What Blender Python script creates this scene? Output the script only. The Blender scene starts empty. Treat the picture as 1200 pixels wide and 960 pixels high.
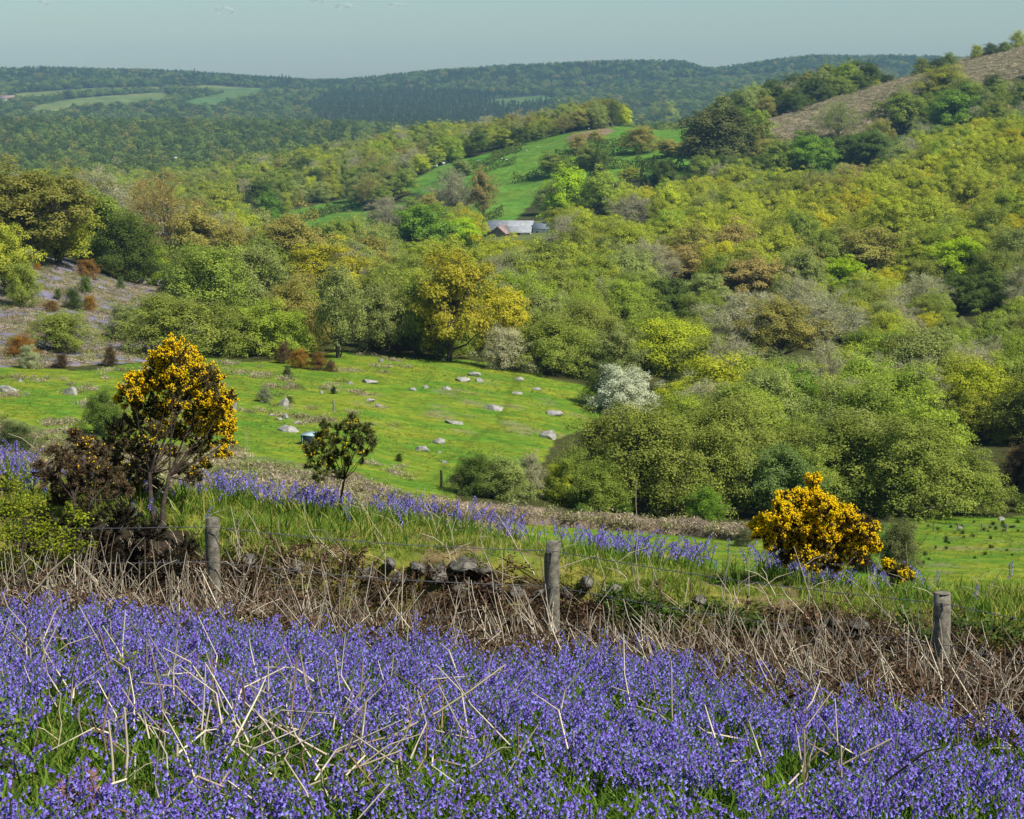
import bpy, math, random
import numpy as np
from mathutils import Vector

sc = bpy.context.scene
C = sc.collection
R = math.radians
rng = np.random.default_rng(7)
rnd = random.Random(11)

# ------------------------------------------------------------------ camera, sky, sun, exposure
F = 2239.0                      # focal length in pixels of the 1200 px wide photograph
PITCH = R(9.4)
CP, SP = math.cos(PITCH), math.sin(PITCH)
cam_d = bpy.data.cameras.new('camera'); cam = bpy.data.objects.new('camera', cam_d); C.objects.link(cam)
cam.location = (0, 0, 0); cam.rotation_euler = (math.pi/2 - PITCH, 0, 0)
cam_d.sensor_width = 36; cam_d.lens = 36*F/1200; cam_d.clip_start = 0.1; cam_d.clip_end = 30000
sc.camera = cam
SUN_EL, SUN_AZ = 50, 124         # azimuth clockwise from the view direction (+Y)
w = bpy.data.worlds.new('World'); sc.world = w; w.use_nodes = True
wn = w.node_tree; bg = wn.nodes['Background']
sky = wn.nodes.new('ShaderNodeTexSky'); sky.sky_type = 'NISHITA'; sky.sun_disc = False
sky.sun_elevation = R(SUN_EL); sky.sun_rotation = R(SUN_AZ); sky.air_density = 1.0; sky.dust_density = 0.7; sky.ozone_density = 1.5
sky.altitude = 200
tint = wn.nodes.new('ShaderNodeMix'); tint.data_type = 'RGBA'; tint.blend_type = 'MULTIPLY'; tint.inputs[0].default_value = 1
tint.inputs[7].default_value = (0.85, 0.975, 0.97, 1)
wn.links.new(sky.outputs[0], tint.inputs[6]); wn.links.new(tint.outputs[2], bg.inputs[0])
bg.inputs[1].default_value = 0.074
sl = bpy.data.lights.new('sun', 'SUN'); sl.energy = 4.4; sl.angle = R(0.53); sl.color = (1.0, 0.95, 0.86)
so = bpy.data.objects.new('sun', sl); C.objects.link(so)
sd = Vector((math.sin(R(SUN_AZ))*math.cos(R(SUN_EL)), math.cos(R(SUN_AZ))*math.cos(R(SUN_EL)), math.sin(R(SUN_EL))))
so.rotation_euler = (-sd).to_track_quat('-Z', 'Y').to_euler(); so.location = (0, -20, 60)
sc.view_settings.view_transform = 'Standard'; sc.view_settings.look = 'None'
sc.view_settings.exposure = 0.45; sc.view_settings.gamma = 1
cy = sc.cycles
cy.max_bounces = 5; cy.diffuse_bounces = 3; cy.glossy_bounces = 1; cy.transmission_bounces = 3; cy.volume_bounces = 0
cy.transparent_max_bounces = 4; cy.caustics_reflective = False; cy.caustics_refractive = False
cy.use_denoising = True; cy.denoiser = 'OPENIMAGEDENOISE'
sc.render.use_persistent_data = False

# ------------------------------------------------------------------ numeric helpers
def slope(v):
    b = (480 - np.asarray(v, float))/F
    return -(-SP + b*CP)/(CP + b*SP)          # drop per metre of depth
def pt(u, v, D):
    a = (u-600)/F; b = (480-v)/F; k = D/(CP + b*SP)
    return np.array([a*k, D, (-SP + b*CP)*k])
def proj(x, y, z):
    dep = y*CP - z*SP
    return 600 + F*x/dep, 480 - F*(y*SP + z*CP)/dep
_perm = np.random.default_rng(3).random((256, 256))
def vnoise(x, y):
    xi = np.floor(x).astype(int); yi = np.floor(y).astype(int); fx = x-xi; fy = y-yi
    fx = fx*fx*(3-2*fx); fy = fy*fy*(3-2*fy)
    g = lambda i, j: _perm[i & 255, j & 255]
    return (g(xi, yi)*(1-fx)+g(xi+1, yi)*fx)*(1-fy) + (g(xi, yi+1)*(1-fx)+g(xi+1, yi+1)*fx)*fy
def fbm(x, y, o=4):
    s = 0; a = 1; t = 0
    for i in range(o):
        s = s + a*vnoise(x*2**i+17.3*i, y*2**i+5.1*i); t += a; a *= .5
    return s/t
def inpoly(px, py, poly):
    c = np.zeros(np.shape(px), bool); n = len(poly)
    for i in range(n):
        x1, y1 = poly[i]; x2, y2 = poly[(i+1) % n]
        if y1 == y2: continue
        cond = ((y1 > py) != (y2 > py)) & (px < (x2-x1)*(py-y1)/(y2-y1)+x1)
        c ^= cond
    return c
def sstep(a, b, x):
    t = np.clip((x-a)/(b-a), 0, 1); return t*t*(3-2*t)

# ------------------------------------------------------------------ terrain: a profile of ground rows per bearing
FAR = {
 -150: [(25,740),(60,680),(95,600),(120,530),(140,475),(165,435),(200,375),(230,330),(260,290),(300,262),(340,262),(450,290),(650,270),(1000,240),(1500,205),(1700,198),(2200,150),(2400,152),(2800,160),(3200,133),(3800,110),(4800,84),(6500,96)],
 0: [(25,740),(60,680),(95,600),(120,530),(140,475),(165,437),(200,385),(230,340),(260,305),(300,282),(340,285),(450,300),(650,275),(1000,240),(1500,205),(1700,198),(2200,150),(2400,152),(2800,160),(3200,133),(3800,110),(4800,84),(6500,96)],
 200: [(25,750),(60,690),(95,610),(120,545),(150,470),(175,430),(200,408),(250,365),(300,335),(400,310),(500,290),(650,268),(900,245),(1200,228),(1500,205),(1700,198),(2200,150),(2400,152),(2800,160),(3200,135),(3800,112),(4800,89),(6500,98)],
 400: [(25,760),(60,700),(95,620),(120,560),(150,490),(180,440),(200,418),(250,385),(300,362),(400,330),(500,308),(650,288),(750,275),(850,250),(1000,215),(1200,195),(1500,200),(1700,195),(2200,151),(2400,155),(2800,158),(3300,140),(3800,122),(4800,100),(6500,105)],
 500: [(25,770),(60,705),(95,632),(115,585),(150,510),(180,450),(200,426),(250,393),(300,370),(400,332),(500,308),(650,285),(750,258),(850,225),(1000,190),(1150,172),(1350,190),(1700,186),(2200,162),(2600,155),(3300,142),(3800,122),(4800,92),(6500,105)],
 600: [(25,780),(60,715),(95,645),(112,606),(130,565),(160,500),(200,438),(250,400),(300,375),(400,335),(500,308),(620,282),(700,268),(800,230),(900,190),(1050,160),(1250,180),(1700,190),(2400,170),(3000,148),(3800,120),(4800,86),(6500,105)],
 700: [(25,790),(60,725),(95,655),(112,620),(130,585),(160,520),(200,455),(250,412),(300,385),(400,342),(500,305),(620,275),(700,258),(800,215),(900,170),(1050,140),(1250,170),(2400,165),(3000,145),(3800,115),(4800,80),(6500,100)],
 800: [(25,800),(60,735),(95,660),(112,628),(130,595),(160,540),(200,485),(250,432),(300,395),(400,340),(500,298),(600,262),(680,245),(750,215),(850,180),(950,152),(1050,147),(1250,165),(2400,160),(3000,140),(3800,110),(4800,80),(6500,100)],
 1000: [(25,810),(60,740),(95,665),(112,635),(130,605),(160,555),(200,497),(250,445),(300,405),(400,340),(500,285),(600,235),(670,214),(720,216),(780,200),(850,165),(920,135),(1020,104),(1200,120),(2400,160),(3000,140),(4800,73),(6500,95)],
 1200: [(25,815),(60,745),(95,670),(112,638),(130,608),(160,557),(200,502),(250,447),(300,395),(400,315),(500,250),(600,195),(660,177),(710,182),(780,165),(850,125),(930,85),(1040,50),(1250,75),(2400,160),(3000,140),(4800,73),(6500,95)],
 1350: [(25,815),(60,745),(95,670),(112,638),(130,605),(160,550),(200,490),(250,430),(300,375),(400,290),(500,225),(600,170),(660,155),(710,160),(780,140),(850,95),(930,55),(1040,20),(1250,50),(2400,160),(3000,140),(4800,73),(6500,95)],
}
UC = np.array(sorted(FAR), float)
LD = np.linspace(math.log(20), math.log(9000), 900)
ZT = np.zeros((len(UC), len(LD)))
for i, u in enumerate(UC):
    D = np.array([p[0] for p in FAR[u]], float); V = np.array([p[1] for p in FAR[u]], float)
    Z = -D*slope(V)
    zz = np.interp(LD, np.log(D), Z)
    k = np.exp(-np.linspace(-2, 2, 25)**2); k /= k.sum()
    ZT[i] = np.convolve(np.pad(zz, 12, mode='edge'), k, mode='valid')
def z_far(x, y):
    y = np.maximum(y, 20.0)
    u = 600 + F*(x/y)/0.985
    for _ in range(2):
        ui = np.clip(u, UC[0], UC[-1]-1e-3); i = np.searchsorted(UC, ui, side='right')-1
        t = (ui-UC[i])/(UC[i+1]-UC[i])
        lf = (np.clip(np.log(y), LD[0], LD[-1]-1e-4)-LD[0])/(LD[1]-LD[0]); j = np.floor(lf).astype(int); fj = lf-j
        def row(k): 
            k = np.clip(k, 0, len(UC)-1); return ZT[k, j]*(1-fj)+ZT[k, j+1]*fj
        p0, p1, p2, p3 = row(i-1), row(i), row(i+1), row(i+2)
        m1 = (p2-p0)*.35; m2 = (p3-p1)*.35
        z = (2*t**3-3*t**2+1)*p1+(t**3-2*t**2+t)*m1+(-2*t**3+3*t**2)*p2+(t**3-t**2)*m2
        u = 600 + F*x/(y*CP-z*SP)
    dv = np.interp(u, [0, 200, 370, 450, 550, 650, 800, 828, 850, 900, 950, 1000, 1060, 1200], [-1, -2, -1.5, -4, -6, -5, -6, 3, 3, -3, -6, -4, -4, 0])
    z = z - dv*y/F*sstep(4100, 4600, y)
    amp = np.clip(y/500, 0.15, 1.0)
    return z + (fbm(x/14, y/14, 3)-.5)*amp*1.2 + (fbm(x/90+9, y/90, 2)-.5)*np.clip((y-260)/200, 0, 2.5)*3
def y_fence(x): return 13.0 - 0.0*x - np.where(x > 0.3, 0.36*np.clip(x-0.3, 0, 9)**1.35, 0)
VF = ([-300, 0, 200, 430, 550, 650, 700, 820, 1000, 1200, 1500], [655, 648, 643, 640, 645, 663, 680, 700, 712, 742, 775])
VC = ([-300, 0, 100, 200, 300, 430, 500, 600, 760, 900, 1000, 1200, 1500], [545, 554, 566, 582, 594, 606, 617, 634, 664, 680, 692, 703, 720])
def z_base(x, y):
    return -1.42 - 0.19*y + 0.13*np.logaddexp(0,-2*np.clip(x,-14,14))/2 + (fbm(x*.7, y*.7, 3)-.5)*.16
def z_near(x, y):
    yf = y_fence(np.asarray(x, float)); t = y-yf
    xf = np.clip(x, -12, 12)
    u1 = 600+F*xf/((yf+.75)*1.03); u2 = 600+F*xf/((yf+3.5)*1.03)
    zb = z_base(x, y) - .2*np.exp(-((t+.1)/.5)**2)
    zt = -(yf+.75)*slope(np.interp(u1, *VF)); zc = -(yf+3.5)*slope(np.interp(u2, *VC))
    lump = (fbm(x*1.1+3, y*1.1, 3)-.5)*.22
    top = zt+(zc-zt)*np.clip((t-.75)/2.75, 0, 1.0) + lump - 0.38*np.maximum(t-3.3, 0)
    k = sstep(.1, .72+.2*(fbm(x*1.7, y*.1+4, 2)-.5), t)
    return zb*(1-k)+top*k
def H(x, y):
    x = np.asarray(x, float); y = np.asarray(y, float)
    k = sstep(19, 34, y)
    return z_near(x, np.minimum(y, 40))*(1-k) + z_far(x, y)*k
def hit(u, v, D0=95, D1=7000, n=1500):
    """where the sight line through (u,v) meets the ground beyond D0"""
    D = np.exp(np.linspace(math.log(D0), math.log(D1), n))
    a = (u-600)/F; b = (480-v)/F; k = D/(CP+b*SP)
    x, z = a*k, (-SP+b*CP)*k
    g = H(x, D) - z
    j = int(np.argmax(g > 0)) if (g > 0).any() else n-1
    return float(x[j]), float(D[j]), float(H(x[j], D[j]))

# ------------------------------------------------------------------ mesh building
class MB:
    def __init__(s): s.v = []; s.q = []; s.t = []; s.n = 0; s.vq = []; s.vt = []
    def add(s, v, q=None, t=None, var=None):
        v = np.asarray(v, float).reshape(-1, 3); s.v.append(v)
        if q is not None and len(q):
            q = np.asarray(q).reshape(-1, 4); s.q.append(q+s.n)
            s.vq.append(np.random.default_rng(len(s.q)).random(len(q)) if var is None else np.broadcast_to(var, len(q)))
        if t is not None and len(t):
            t = np.asarray(t).reshape(-1, 3); s.t.append(t+s.n)
            s.vt.append(np.random.default_rng(len(s.t)).random(len(t)) if var is None else np.broadcast_to(var, len(t)))
        s.n += len(v); return s
    def tube(s, pts, rad, sides=5, cap=False, var=None):
        pts = np.asarray(pts, float); n = len(pts); rad = np.broadcast_to(rad, n)
        d = np.gradient(pts, axis=0); d /= np.linalg.norm(d, axis=1)[:, None]+1e-9
        ref = np.array([0.31, 0.94, 0.1]); a = np.cross(d, ref); a /= np.linalg.norm(a, axis=1)[:, None]+1e-9
        b = np.cross(d, a); th = np.arange(sides)*2*math.pi/sides
        v = pts[:, None, :] + rad[:, None, None]*(np.cos(th)[None, :, None]*a[:, None, :]+np.sin(th)[None, :, None]*b[:, None, :])
        i = np.arange(n-1)[:, None]*sides; j = np.arange(sides)[None, :]; j2 = (j+1) % sides
        q = np.stack([i+j, i+j2, i+sides+j2, i+sides+j], -1).reshape(-1, 4)
        s.add(v, q, var=var)
        if cap:
            s.add(np.vstack([v[-1], pts[-1]]), None, [(k, (k+1) % sides, sides) for k in range(sides)], var=var)
        return s
    def leaves(s, c, nrm, length, width, r, var=None, up=None):
        c = np.asarray(c, float); n = len(c)
        nrm = nrm/(np.linalg.norm(nrm, axis=1)[:, None]+1e-9)
        t = r.normal(size=(n, 3)) if up is None else up + 1e-3*r.normal(size=(n, 3))
        a = np.cross(nrm, t); a /= np.linalg.norm(a, axis=1)[:, None]+1e-9; b = np.cross(nrm, a)
        L = np.broadcast_to(length, n)[:, None]*.5; W = np.broadcast_to(width, n)[:, None]*.5
        v = np.stack([c-a*L, c+b*W-a*L*.1, c+a*L, c-b*W+a*L*.15], 1).reshape(-1, 3)
        q = np.arange(n*4).reshape(n, 4)
        s.add(v, q, var=r.random(n) if var is None else var); return s
    def box(s, c, d, rz=0, var=None):
        x, y, z = d; v = np.array([(i*x/2, j*y/2, k*z/2) for i in (-1, 1) for j in (-1, 1) for k in (-1, 1)])
        cs, sn = math.cos(rz), math.sin(rz); v = np.stack([v[:, 0]*cs-v[:, 1]*sn, v[:, 0]*sn+v[:, 1]*cs, v[:, 2]], 1)+np.array(c)
        s.add(v, [(0, 1, 3, 2), (4, 6, 7, 5), (0, 4, 5, 1), (2, 3, 7, 6), (0, 2, 6, 4), (1, 5, 7, 3)], var=var); return s
    def mesh(s, name, mat=None, smooth=False):
        m = bpy.data.meshes.new(name)
        V = np.vstack(s.v) if s.v else np.zeros((0, 3))
        nq = sum(len(a) for a in s.q); nt = sum(len(a) for a in s.t)
        m.vertices.add(len(V)); m.vertices.foreach_set('co', V.astype(np.float32).ravel())
        loops = np.concatenate([a.ravel() for a in s.q]+[a.ravel() for a in s.t]) if nq+nt else np.zeros(0, int)
        m.loops.add(len(loops)); m.loops.foreach_set('vertex_index', loops.astype(np.int32))
        m.polygons.add(nq+nt)
        st = np.concatenate([np.arange(nq)*4, nq*4+np.arange(nt)*3])
        m.polygons.foreach_set('loop_start', st.astype(np.int32))
        if smooth: m.polygons.foreach_set('use_smooth', np.ones(nq+nt, bool))
        m.update(calc_edges=True)
        if nq+nt:
            at = m.attributes.new('var', 'FLOAT', 'FACE')
            at.data.foreach_set('value', np.concatenate(s.vq+s.vt).astype(np.float32))
        if mat: m.materials.append(mat)
        return m
    def build(s, name, mat, parent=None, smooth=False):
        o = bpy.data.objects.new(name, s.mesh(name, mat, smooth)); C.objects.link(o)
        if parent: o.parent = parent
        return o
def tag(o, label=None, cat=None, group=None, kind=None):
    if label: o['label'] = label
    if cat: o['category'] = cat
    if group: o['group'] = group
    if kind: o['kind'] = kind
    return o
def empty(name, loc=(0, 0, 0), rz=0):
    o = bpy.data.objects.new(name, None); C.objects.link(o); o.location = loc; o.rotation_euler = (0, 0, rz); o.empty_display_size = .2
    return o
def copy_tree(o, parent=None):
    c = o.copy(); C.objects.link(c); c.parent = parent
    for ch in o.children:
        d = ch.copy(); C.objects.link(d); d.parent = c
    return c

# ------------------------------------------------------------------ materials
def new_mat(name):
    m = bpy.data.materials.new(name); m.use_nodes = True; m.node_tree.nodes.clear()
    out = m.node_tree.nodes.new('ShaderNodeOutputMaterial')
    return m, m.node_tree.nodes, m.node_tree.links, out
def rgb(c): return (c[0], c[1], c[2], 1)
def leaf_mat(name, src, var=(0.7, 1.35), hue=0.03, trans=0.36, color=None, col2=None, warm=0.0):
    """src: 'object' (object colour), 'inst' (instancer attribute tint) or 'const'"""
    m, N, L, out = new_mat(name)
    if src == 'object': c = N.new('ShaderNodeObjectInfo').outputs['Color']
    elif src == 'inst':
        a = N.new('ShaderNodeAttribute'); a.attribute_type = 'INSTANCER'; a.attribute_name = 'tint'; c = a.outputs['Color']
    else:
        n = N.new('ShaderNodeRGB'); n.outputs[0].default_value = rgb(color); c = n.outputs[0]
    va = N.new('ShaderNodeAttribute'); va.attribute_name = 'var'
    if col2 is not None:
        mx = N.new('ShaderNodeMix'); mx.data_type = 'RGBA'; L.new(c, mx.inputs[6]); mx.inputs[7].default_value = rgb(col2)
        k = N.new('ShaderNodeMapRange'); k.inputs[1].default_value = .45; k.inputs[2].default_value = 1; L.new(va.outputs['Fac'], k.inputs[0]); L.new(k.outputs[0], mx.inputs[0]); c = mx.outputs[2]
    mr = N.new('ShaderNodeMapRange'); mr.inputs[3].default_value = var[0]; mr.inputs[4].default_value = var[1]
    L.new(va.outputs['Fac'], mr.inputs[0])
    mh = N.new('ShaderNodeMapRange'); mh.inputs[3].default_value = .5+hue; mh.inputs[4].default_value = .5-hue; L.new(va.outputs['Fac'], mh.inputs[0])
    hs = N.new('ShaderNodeHueSaturation'); L.new(c, hs.inputs['Color']); L.new(mr.outputs[0], hs.inputs['Value']); L.new(mh.outputs[0], hs.inputs['Hue'])
    d = N.new('ShaderNodeBsdfDiffuse'); L.new(hs.outputs[0], d.inputs[0])
    t = N.new('ShaderNodeBsdfTranslucent'); L.new(hs.outputs[0], t.inputs[0])
    x = N.new('ShaderNodeMixShader'); x.inputs[0].default_value = trans; L.new(d.outputs[0], x.inputs[1]); L.new(t.outputs[0], x.inputs[2])
    L.new(x.outputs[0], out.inputs[0]); return m
def rough_mat(name, c1, c2, scale=5, rough=.9, bump=.3, detail=6, c3=None, coords='Object', metallic=0, spec=.2, bscale=None, dist=.02):
    m, N, L, out = new_mat(name)
    tc = N.new('ShaderNodeTexCoord'); no = N.new('ShaderNodeTexNoise'); no.inputs['Scale'].default_value = scale; no.inputs['Detail'].default_value = detail
    no.inputs['Roughness'].default_value = .65
    L.new(tc.outputs[coords], no.inputs[0]); cr = N.new('ShaderNodeValToRGB'); e = cr.color_ramp.elements
    e[0].position = .35; e[0].color = rgb(c1); e[1].position = .65; e[1].color = rgb(c2)
    if c3 is not None: x = e.new(.72); x.color = rgb(c3)
    L.new(no.outputs[0], cr.inputs[0])
    p = N.new('ShaderNodeBsdfPrincipled'); p.inputs['Roughness'].default_value = rough; p.inputs['Specular IOR Level'].default_value = spec; p.inputs['Metallic'].default_value = metallic
    L.new(cr.outputs[0], p.inputs['Base Color'])
    if bump:
        n2 = N.new('ShaderNodeTexNoise'); n2.inputs['Scale'].default_value = bscale or scale*3; n2.inputs['Detail'].default_value = 8; L.new(tc.outputs[coords], n2.inputs[0])
        b = N.new('ShaderNodeBump'); b.inputs['Strength'].default_value = bump; b.inputs['Distance'].default_value = dist; L.new(n2.outputs[0], b.inputs['Height']); L.new(b.outputs[0], p.inputs['Normal'])
    L.new(p.outputs[0], out.inputs[0]); return m
def ground_mat(name, nscale, bscale, bdist, amp=(.6, 1.4)):
    m, N, L, out = new_mat(name)
    a = N.new('ShaderNodeAttribute'); a.attribute_name = 'col'
    tc = N.new('ShaderNodeTexCoord')
    n1 = N.new('ShaderNodeTexNoise'); n1.inputs['Scale'].default_value = nscale; n1.inputs['Detail'].default_value = 9; n1.inputs['Roughness'].default_value = .7; L.new(tc.outputs['Object'], n1.inputs[0])
    mr = N.new('ShaderNodeMapRange'); mr.inputs[1].default_value = .3; mr.inputs[2].default_value = .7; mr.inputs[3].default_value = amp[0]; mr.inputs[4].default_value = amp[1]; L.new(n1.outputs[0], mr.inputs[0])
    n2 = N.new('ShaderNodeTexNoise'); n2.inputs['Scale'].default_value = nscale*.31; n2.inputs['Detail'].default_value = 4; L.new(tc.outputs['Object'], n2.inputs[0])
    mh = N.new('ShaderNodeMapRange'); mh.inputs[1].default_value = .3; mh.inputs[2].default_value = .7; mh.inputs[3].default_value = .475; mh.inputs[4].default_value = .52; L.new(n2.outputs[0], mh.inputs[0])
    hs = N.new('ShaderNodeHueSaturation'); L.new(a.outputs['Color'], hs.inputs['Color']); L.new(mr.outputs[0], hs.inputs['Value']); L.new(mh.outputs[0], hs.inputs['Hue'])
    p = N.new('ShaderNodeBsdfPrincipled'); p.inputs['Roughness'].default_value = 1; p.inputs['Specular IOR Level'].default_value = .05; L.new(hs.outputs[0], p.inputs['Base Color'])
    n3 = N.new('ShaderNodeTexNoise'); n3.inputs['Scale'].default_value = bscale; n3.inputs['Detail'].default_value = 6; L.new(tc.outputs['Object'], n3.inputs[0])
    b = N.new('ShaderNodeBump'); b.inputs['Strength'].default_value = .8; b.inputs['Distance'].default_value = bdist; L.new(n3.outputs[0], b.inputs['Height']); L.new(b.outputs[0], p.inputs['Normal'])
    L.new(p.outputs[0], out.inputs[0]); return m

M = {}
M['crown'] = leaf_mat('crown_foliage', 'object', var=(.72, 1.32), hue=.012)
M['crown_i'] = leaf_mat('woodland_foliage', 'inst', var=(.72, 1.32), hue=.012)
M['bark'] = rough_mat('bark', (.05, .04, .03), (.13, .11, .085), 2, bump=.4)
M['bark_pale'] = rough_mat('pale_bark', (.16, .15, .12), (.3, .28, .24), 3, bump=.3)
M['petal_blue'] = leaf_mat('bluebell_petal', 'const', var=(.6, 1.35), hue=.02, trans=.4, color=(.255, .175, .67), col2=(.46, .40, .89))
M['green_stem'] = leaf_mat('bluebell_leaf', 'const', var=(.6, 1.4), hue=.02, trans=.35, color=(.12, .215, .03))
M['grass'] = leaf_mat('turf_grass', 'const', var=(.6, 1.5), hue=.03, trans=.35, color=(.17, .26, .03), col2=(.40, .38, .10))
M['straw'] = leaf_mat('dead_bracken_stem', 'inst', var=(.7, 1.25), hue=.005, trans=.05)
M['straw_o'] = leaf_mat('dead_bracken_stalk', 'object', var=(.8, 1.2), hue=.005, trans=.05)
M['litter'] = leaf_mat('bracken_litter', 'inst', var=(.45, 1.5), hue=.01, trans=.15)
M['gorse_leaf'] = leaf_mat('gorse_spines', 'object', var=(.6, 1.5), hue=.02, trans=.15)
M['gorse_flower'] = leaf_mat('gorse_flower', 'const', var=(.75, 1.15), hue=.015, trans=.3, color=(.96, .68, .012))
M['gorse_bark'] = rough_mat('gorse_bark', (.022, .018, .013), (.075, .056, .04), 20, bump=.5)
M['bramble'] = leaf_mat('bramble_leaf', 'object', var=(.5, 1.5), hue=.03, trans=.35)
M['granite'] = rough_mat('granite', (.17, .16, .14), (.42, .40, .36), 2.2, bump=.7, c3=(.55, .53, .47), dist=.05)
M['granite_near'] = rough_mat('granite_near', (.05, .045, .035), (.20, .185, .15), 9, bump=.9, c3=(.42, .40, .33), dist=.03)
M['post'] = rough_mat('weathered_post', (.085, .078, .06), (.27, .245, .185), 26, bump=.6, dist=.004)
M['wire'] = rough_mat('galvanised_wire', (.12, .12, .12), (.25, .25, .26), 60, rough=.5, bump=0, metallic=.6, spec=.5)

# ------------------------------------------------------------------ tree prototypes (unit height, crown width 1)
def tree_geo(seed, style, K=14, P=8, n=60, leaf=.035):
    r = np.random.default_rng(seed); tr = MB(); cr = MB()
    z0 = {'oak': .24, 'dense': .13, 'bush': .04, 'birch': .2, 'bare': .25, 'conifer': .08}[style]
    lean = r.normal(0, .05, 2)
    cl = []
    for i in range(K):
        t = (i+.5)/K; t = min(max(t + r.normal(0, .04), 0.02), .97)
        h = z0+.06+((.86 if style != 'conifer' else .95)-z0-.06)*t
        if style == 'conifer': e = 1.0-t*.95
        elif style == 'birch': e = math.sin(math.pi*min(1, .18+.78*t))**.8*.9
        elif style == 'bush': e = max(0.02, 1-(t*.99)**2)**.66
        else: e = max(0.02, 1-((t-.33)/.68)**2)**.72
        th = i*2.399+r.normal(0, .35)
        rad = .5*e*(.62+.25*r.random()) if i % 4 else .5*e*.25
        rad = max(rad-.04, 0)
        cl.append((np.array([rad*math.cos(th)+lean[0]*h, rad*math.sin(th)+lean[1]*h, h]), e))
    # trunk and limbs
    tt = np.linspace(0, 1, 7); top = .75 if style not in ('conifer', 'birch') else .93
    wob = np.cumsum(r.normal(0, .012, (7, 2)), 0)
    tp = np.stack([lean[0]*tt*top+wob[:, 0], lean[1]*tt*top+wob[:, 1], tt*top-.02], 1)
    tr.tube(tp, .028*(1-tt*.85)+.003, 7)
    for c, e in cl:
        s = tp[min(6, int(np.clip(c[2]*.55/top, .12, .9)*6))]
        mid = (s+c)/2+np.array([0, 0, -.04])+r.normal(0, .02, 3)
        if style != 'conifer': tr.tube([s, mid, c], [.012, .008, .004], 4)
        sp = {'oak': .1, 'dense': .1, 'bush': .11, 'birch': .085, 'bare': .11, 'conifer': .06}[style]
        for p in range(P):
            d = r.normal(size=3); d[2] = d[2]*.85+(.1 if style != 'birch' else -.1); pc = c+d*sp*(.55 if style == 'conifer' else 1)
            pc[2] = max(pc[2], .03)
            if style != 'conifer': tr.tube([c, (c+pc)/2+r.normal(0, .01, 3), pc], [.004, .003, .0015], 3)
            out = pc-np.array([0, 0, .45]); out /= np.linalg.norm(out)+1e-6
            if style == 'bare':
                k = 26; dd = r.normal(size=(k, 3))+out*1.3; dd /= np.linalg.norm(dd, axis=1)[:, None]
                L = .06+.07*r.random(k); a = pc+r.normal(0, .02, (k, 3)); b = a+dd*L[:, None]
                sd_ = np.cross(dd, r.normal(size=(k, 3))); sd_ /= np.linalg.norm(sd_, axis=1)[:, None]; sd_ *= .0022
                v = np.stack([a-sd_, a+sd_, b+sd_*.3, b-sd_*.3], 1).reshape(-1, 3); cr.add(v, np.arange(k*4).reshape(k, 4), var=r.random(k))
            m = n if style != 'bare' else n//4
            dirs = r.normal(size=(m, 3)); dirs /= np.linalg.norm(dirs, axis=1)[:, None]
            dirs[:, 2] = np.where(dirs[:, 2] < -.35, -dirs[:, 2]*.6, dirs[:, 2])
            pr = {'oak': .085, 'dense': .09, 'bush': .09, 'birch': .075, 'bare': .1, 'conifer': .05}[style]
            rr = pr*(.55+.45*r.random((m, 1))**.5); q = pc+dirs*rr*np.array([1.05, 1.05, .95 if style not in ('birch', 'bush') else 1.35])
            q[:, 2] = np.maximum(q[:, 2], .005)
            nr = dirs*.8+out*.5+r.normal(0, .5, (m, 3)); nr[:, 2] += .5
            pv = np.clip(.5+.18*r.normal()+r.normal(0, .22, m), 0, 1)
            cr.leaves(q, nr, leaf*(.7+.6*r.random(m)), leaf*.62*(.7+.6*r.random(m)), r, var=pv)
    return tr, cr
STY = {'oak': ('oak', 4), 'dense': ('dense', 3), 'bush': ('bush', 4), 'birch': ('birch', 3), 'bare': ('bare', 3), 'conifer': ('conifer', 2)}
PROTO = {}; PROTO_LOW = {}
for sname, (st, cnt) in STY.items():
    PROTO[sname] = []; PROTO_LOW[sname] = []
    for i in range(cnt):
        s = hash_seed = 100*list(STY).index(sname)+i+1
        kw = dict(oak=dict(K=28, P=7, n=100, leaf=.025), dense=dict(K=28, P=7, n=100, leaf=.028), bush=dict(K=32, P=7, n=110, leaf=.022),
                  birch=dict(K=28, P=7, n=75, leaf=.021), bare=dict(K=24, P=7, n=64, leaf=.022), conifer=dict(K=26, P=6, n=36, leaf=.034))[st]
        t, c = tree_geo(s, st, **kw)
        PROTO[sname].append((t.mesh(sname+'_trunk', M['bark'] if st != 'bare' else M['bark_pale'], True), c.mesh(sname+'_crown', M['crown'])))
        kl = dict(K=14, P=5, n=24, leaf=kw['leaf']*2)
        t2, c2 = tree_geo(s+50, st, **kl)
        PROTO_LOW[sname].append((c2, t2))

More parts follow.
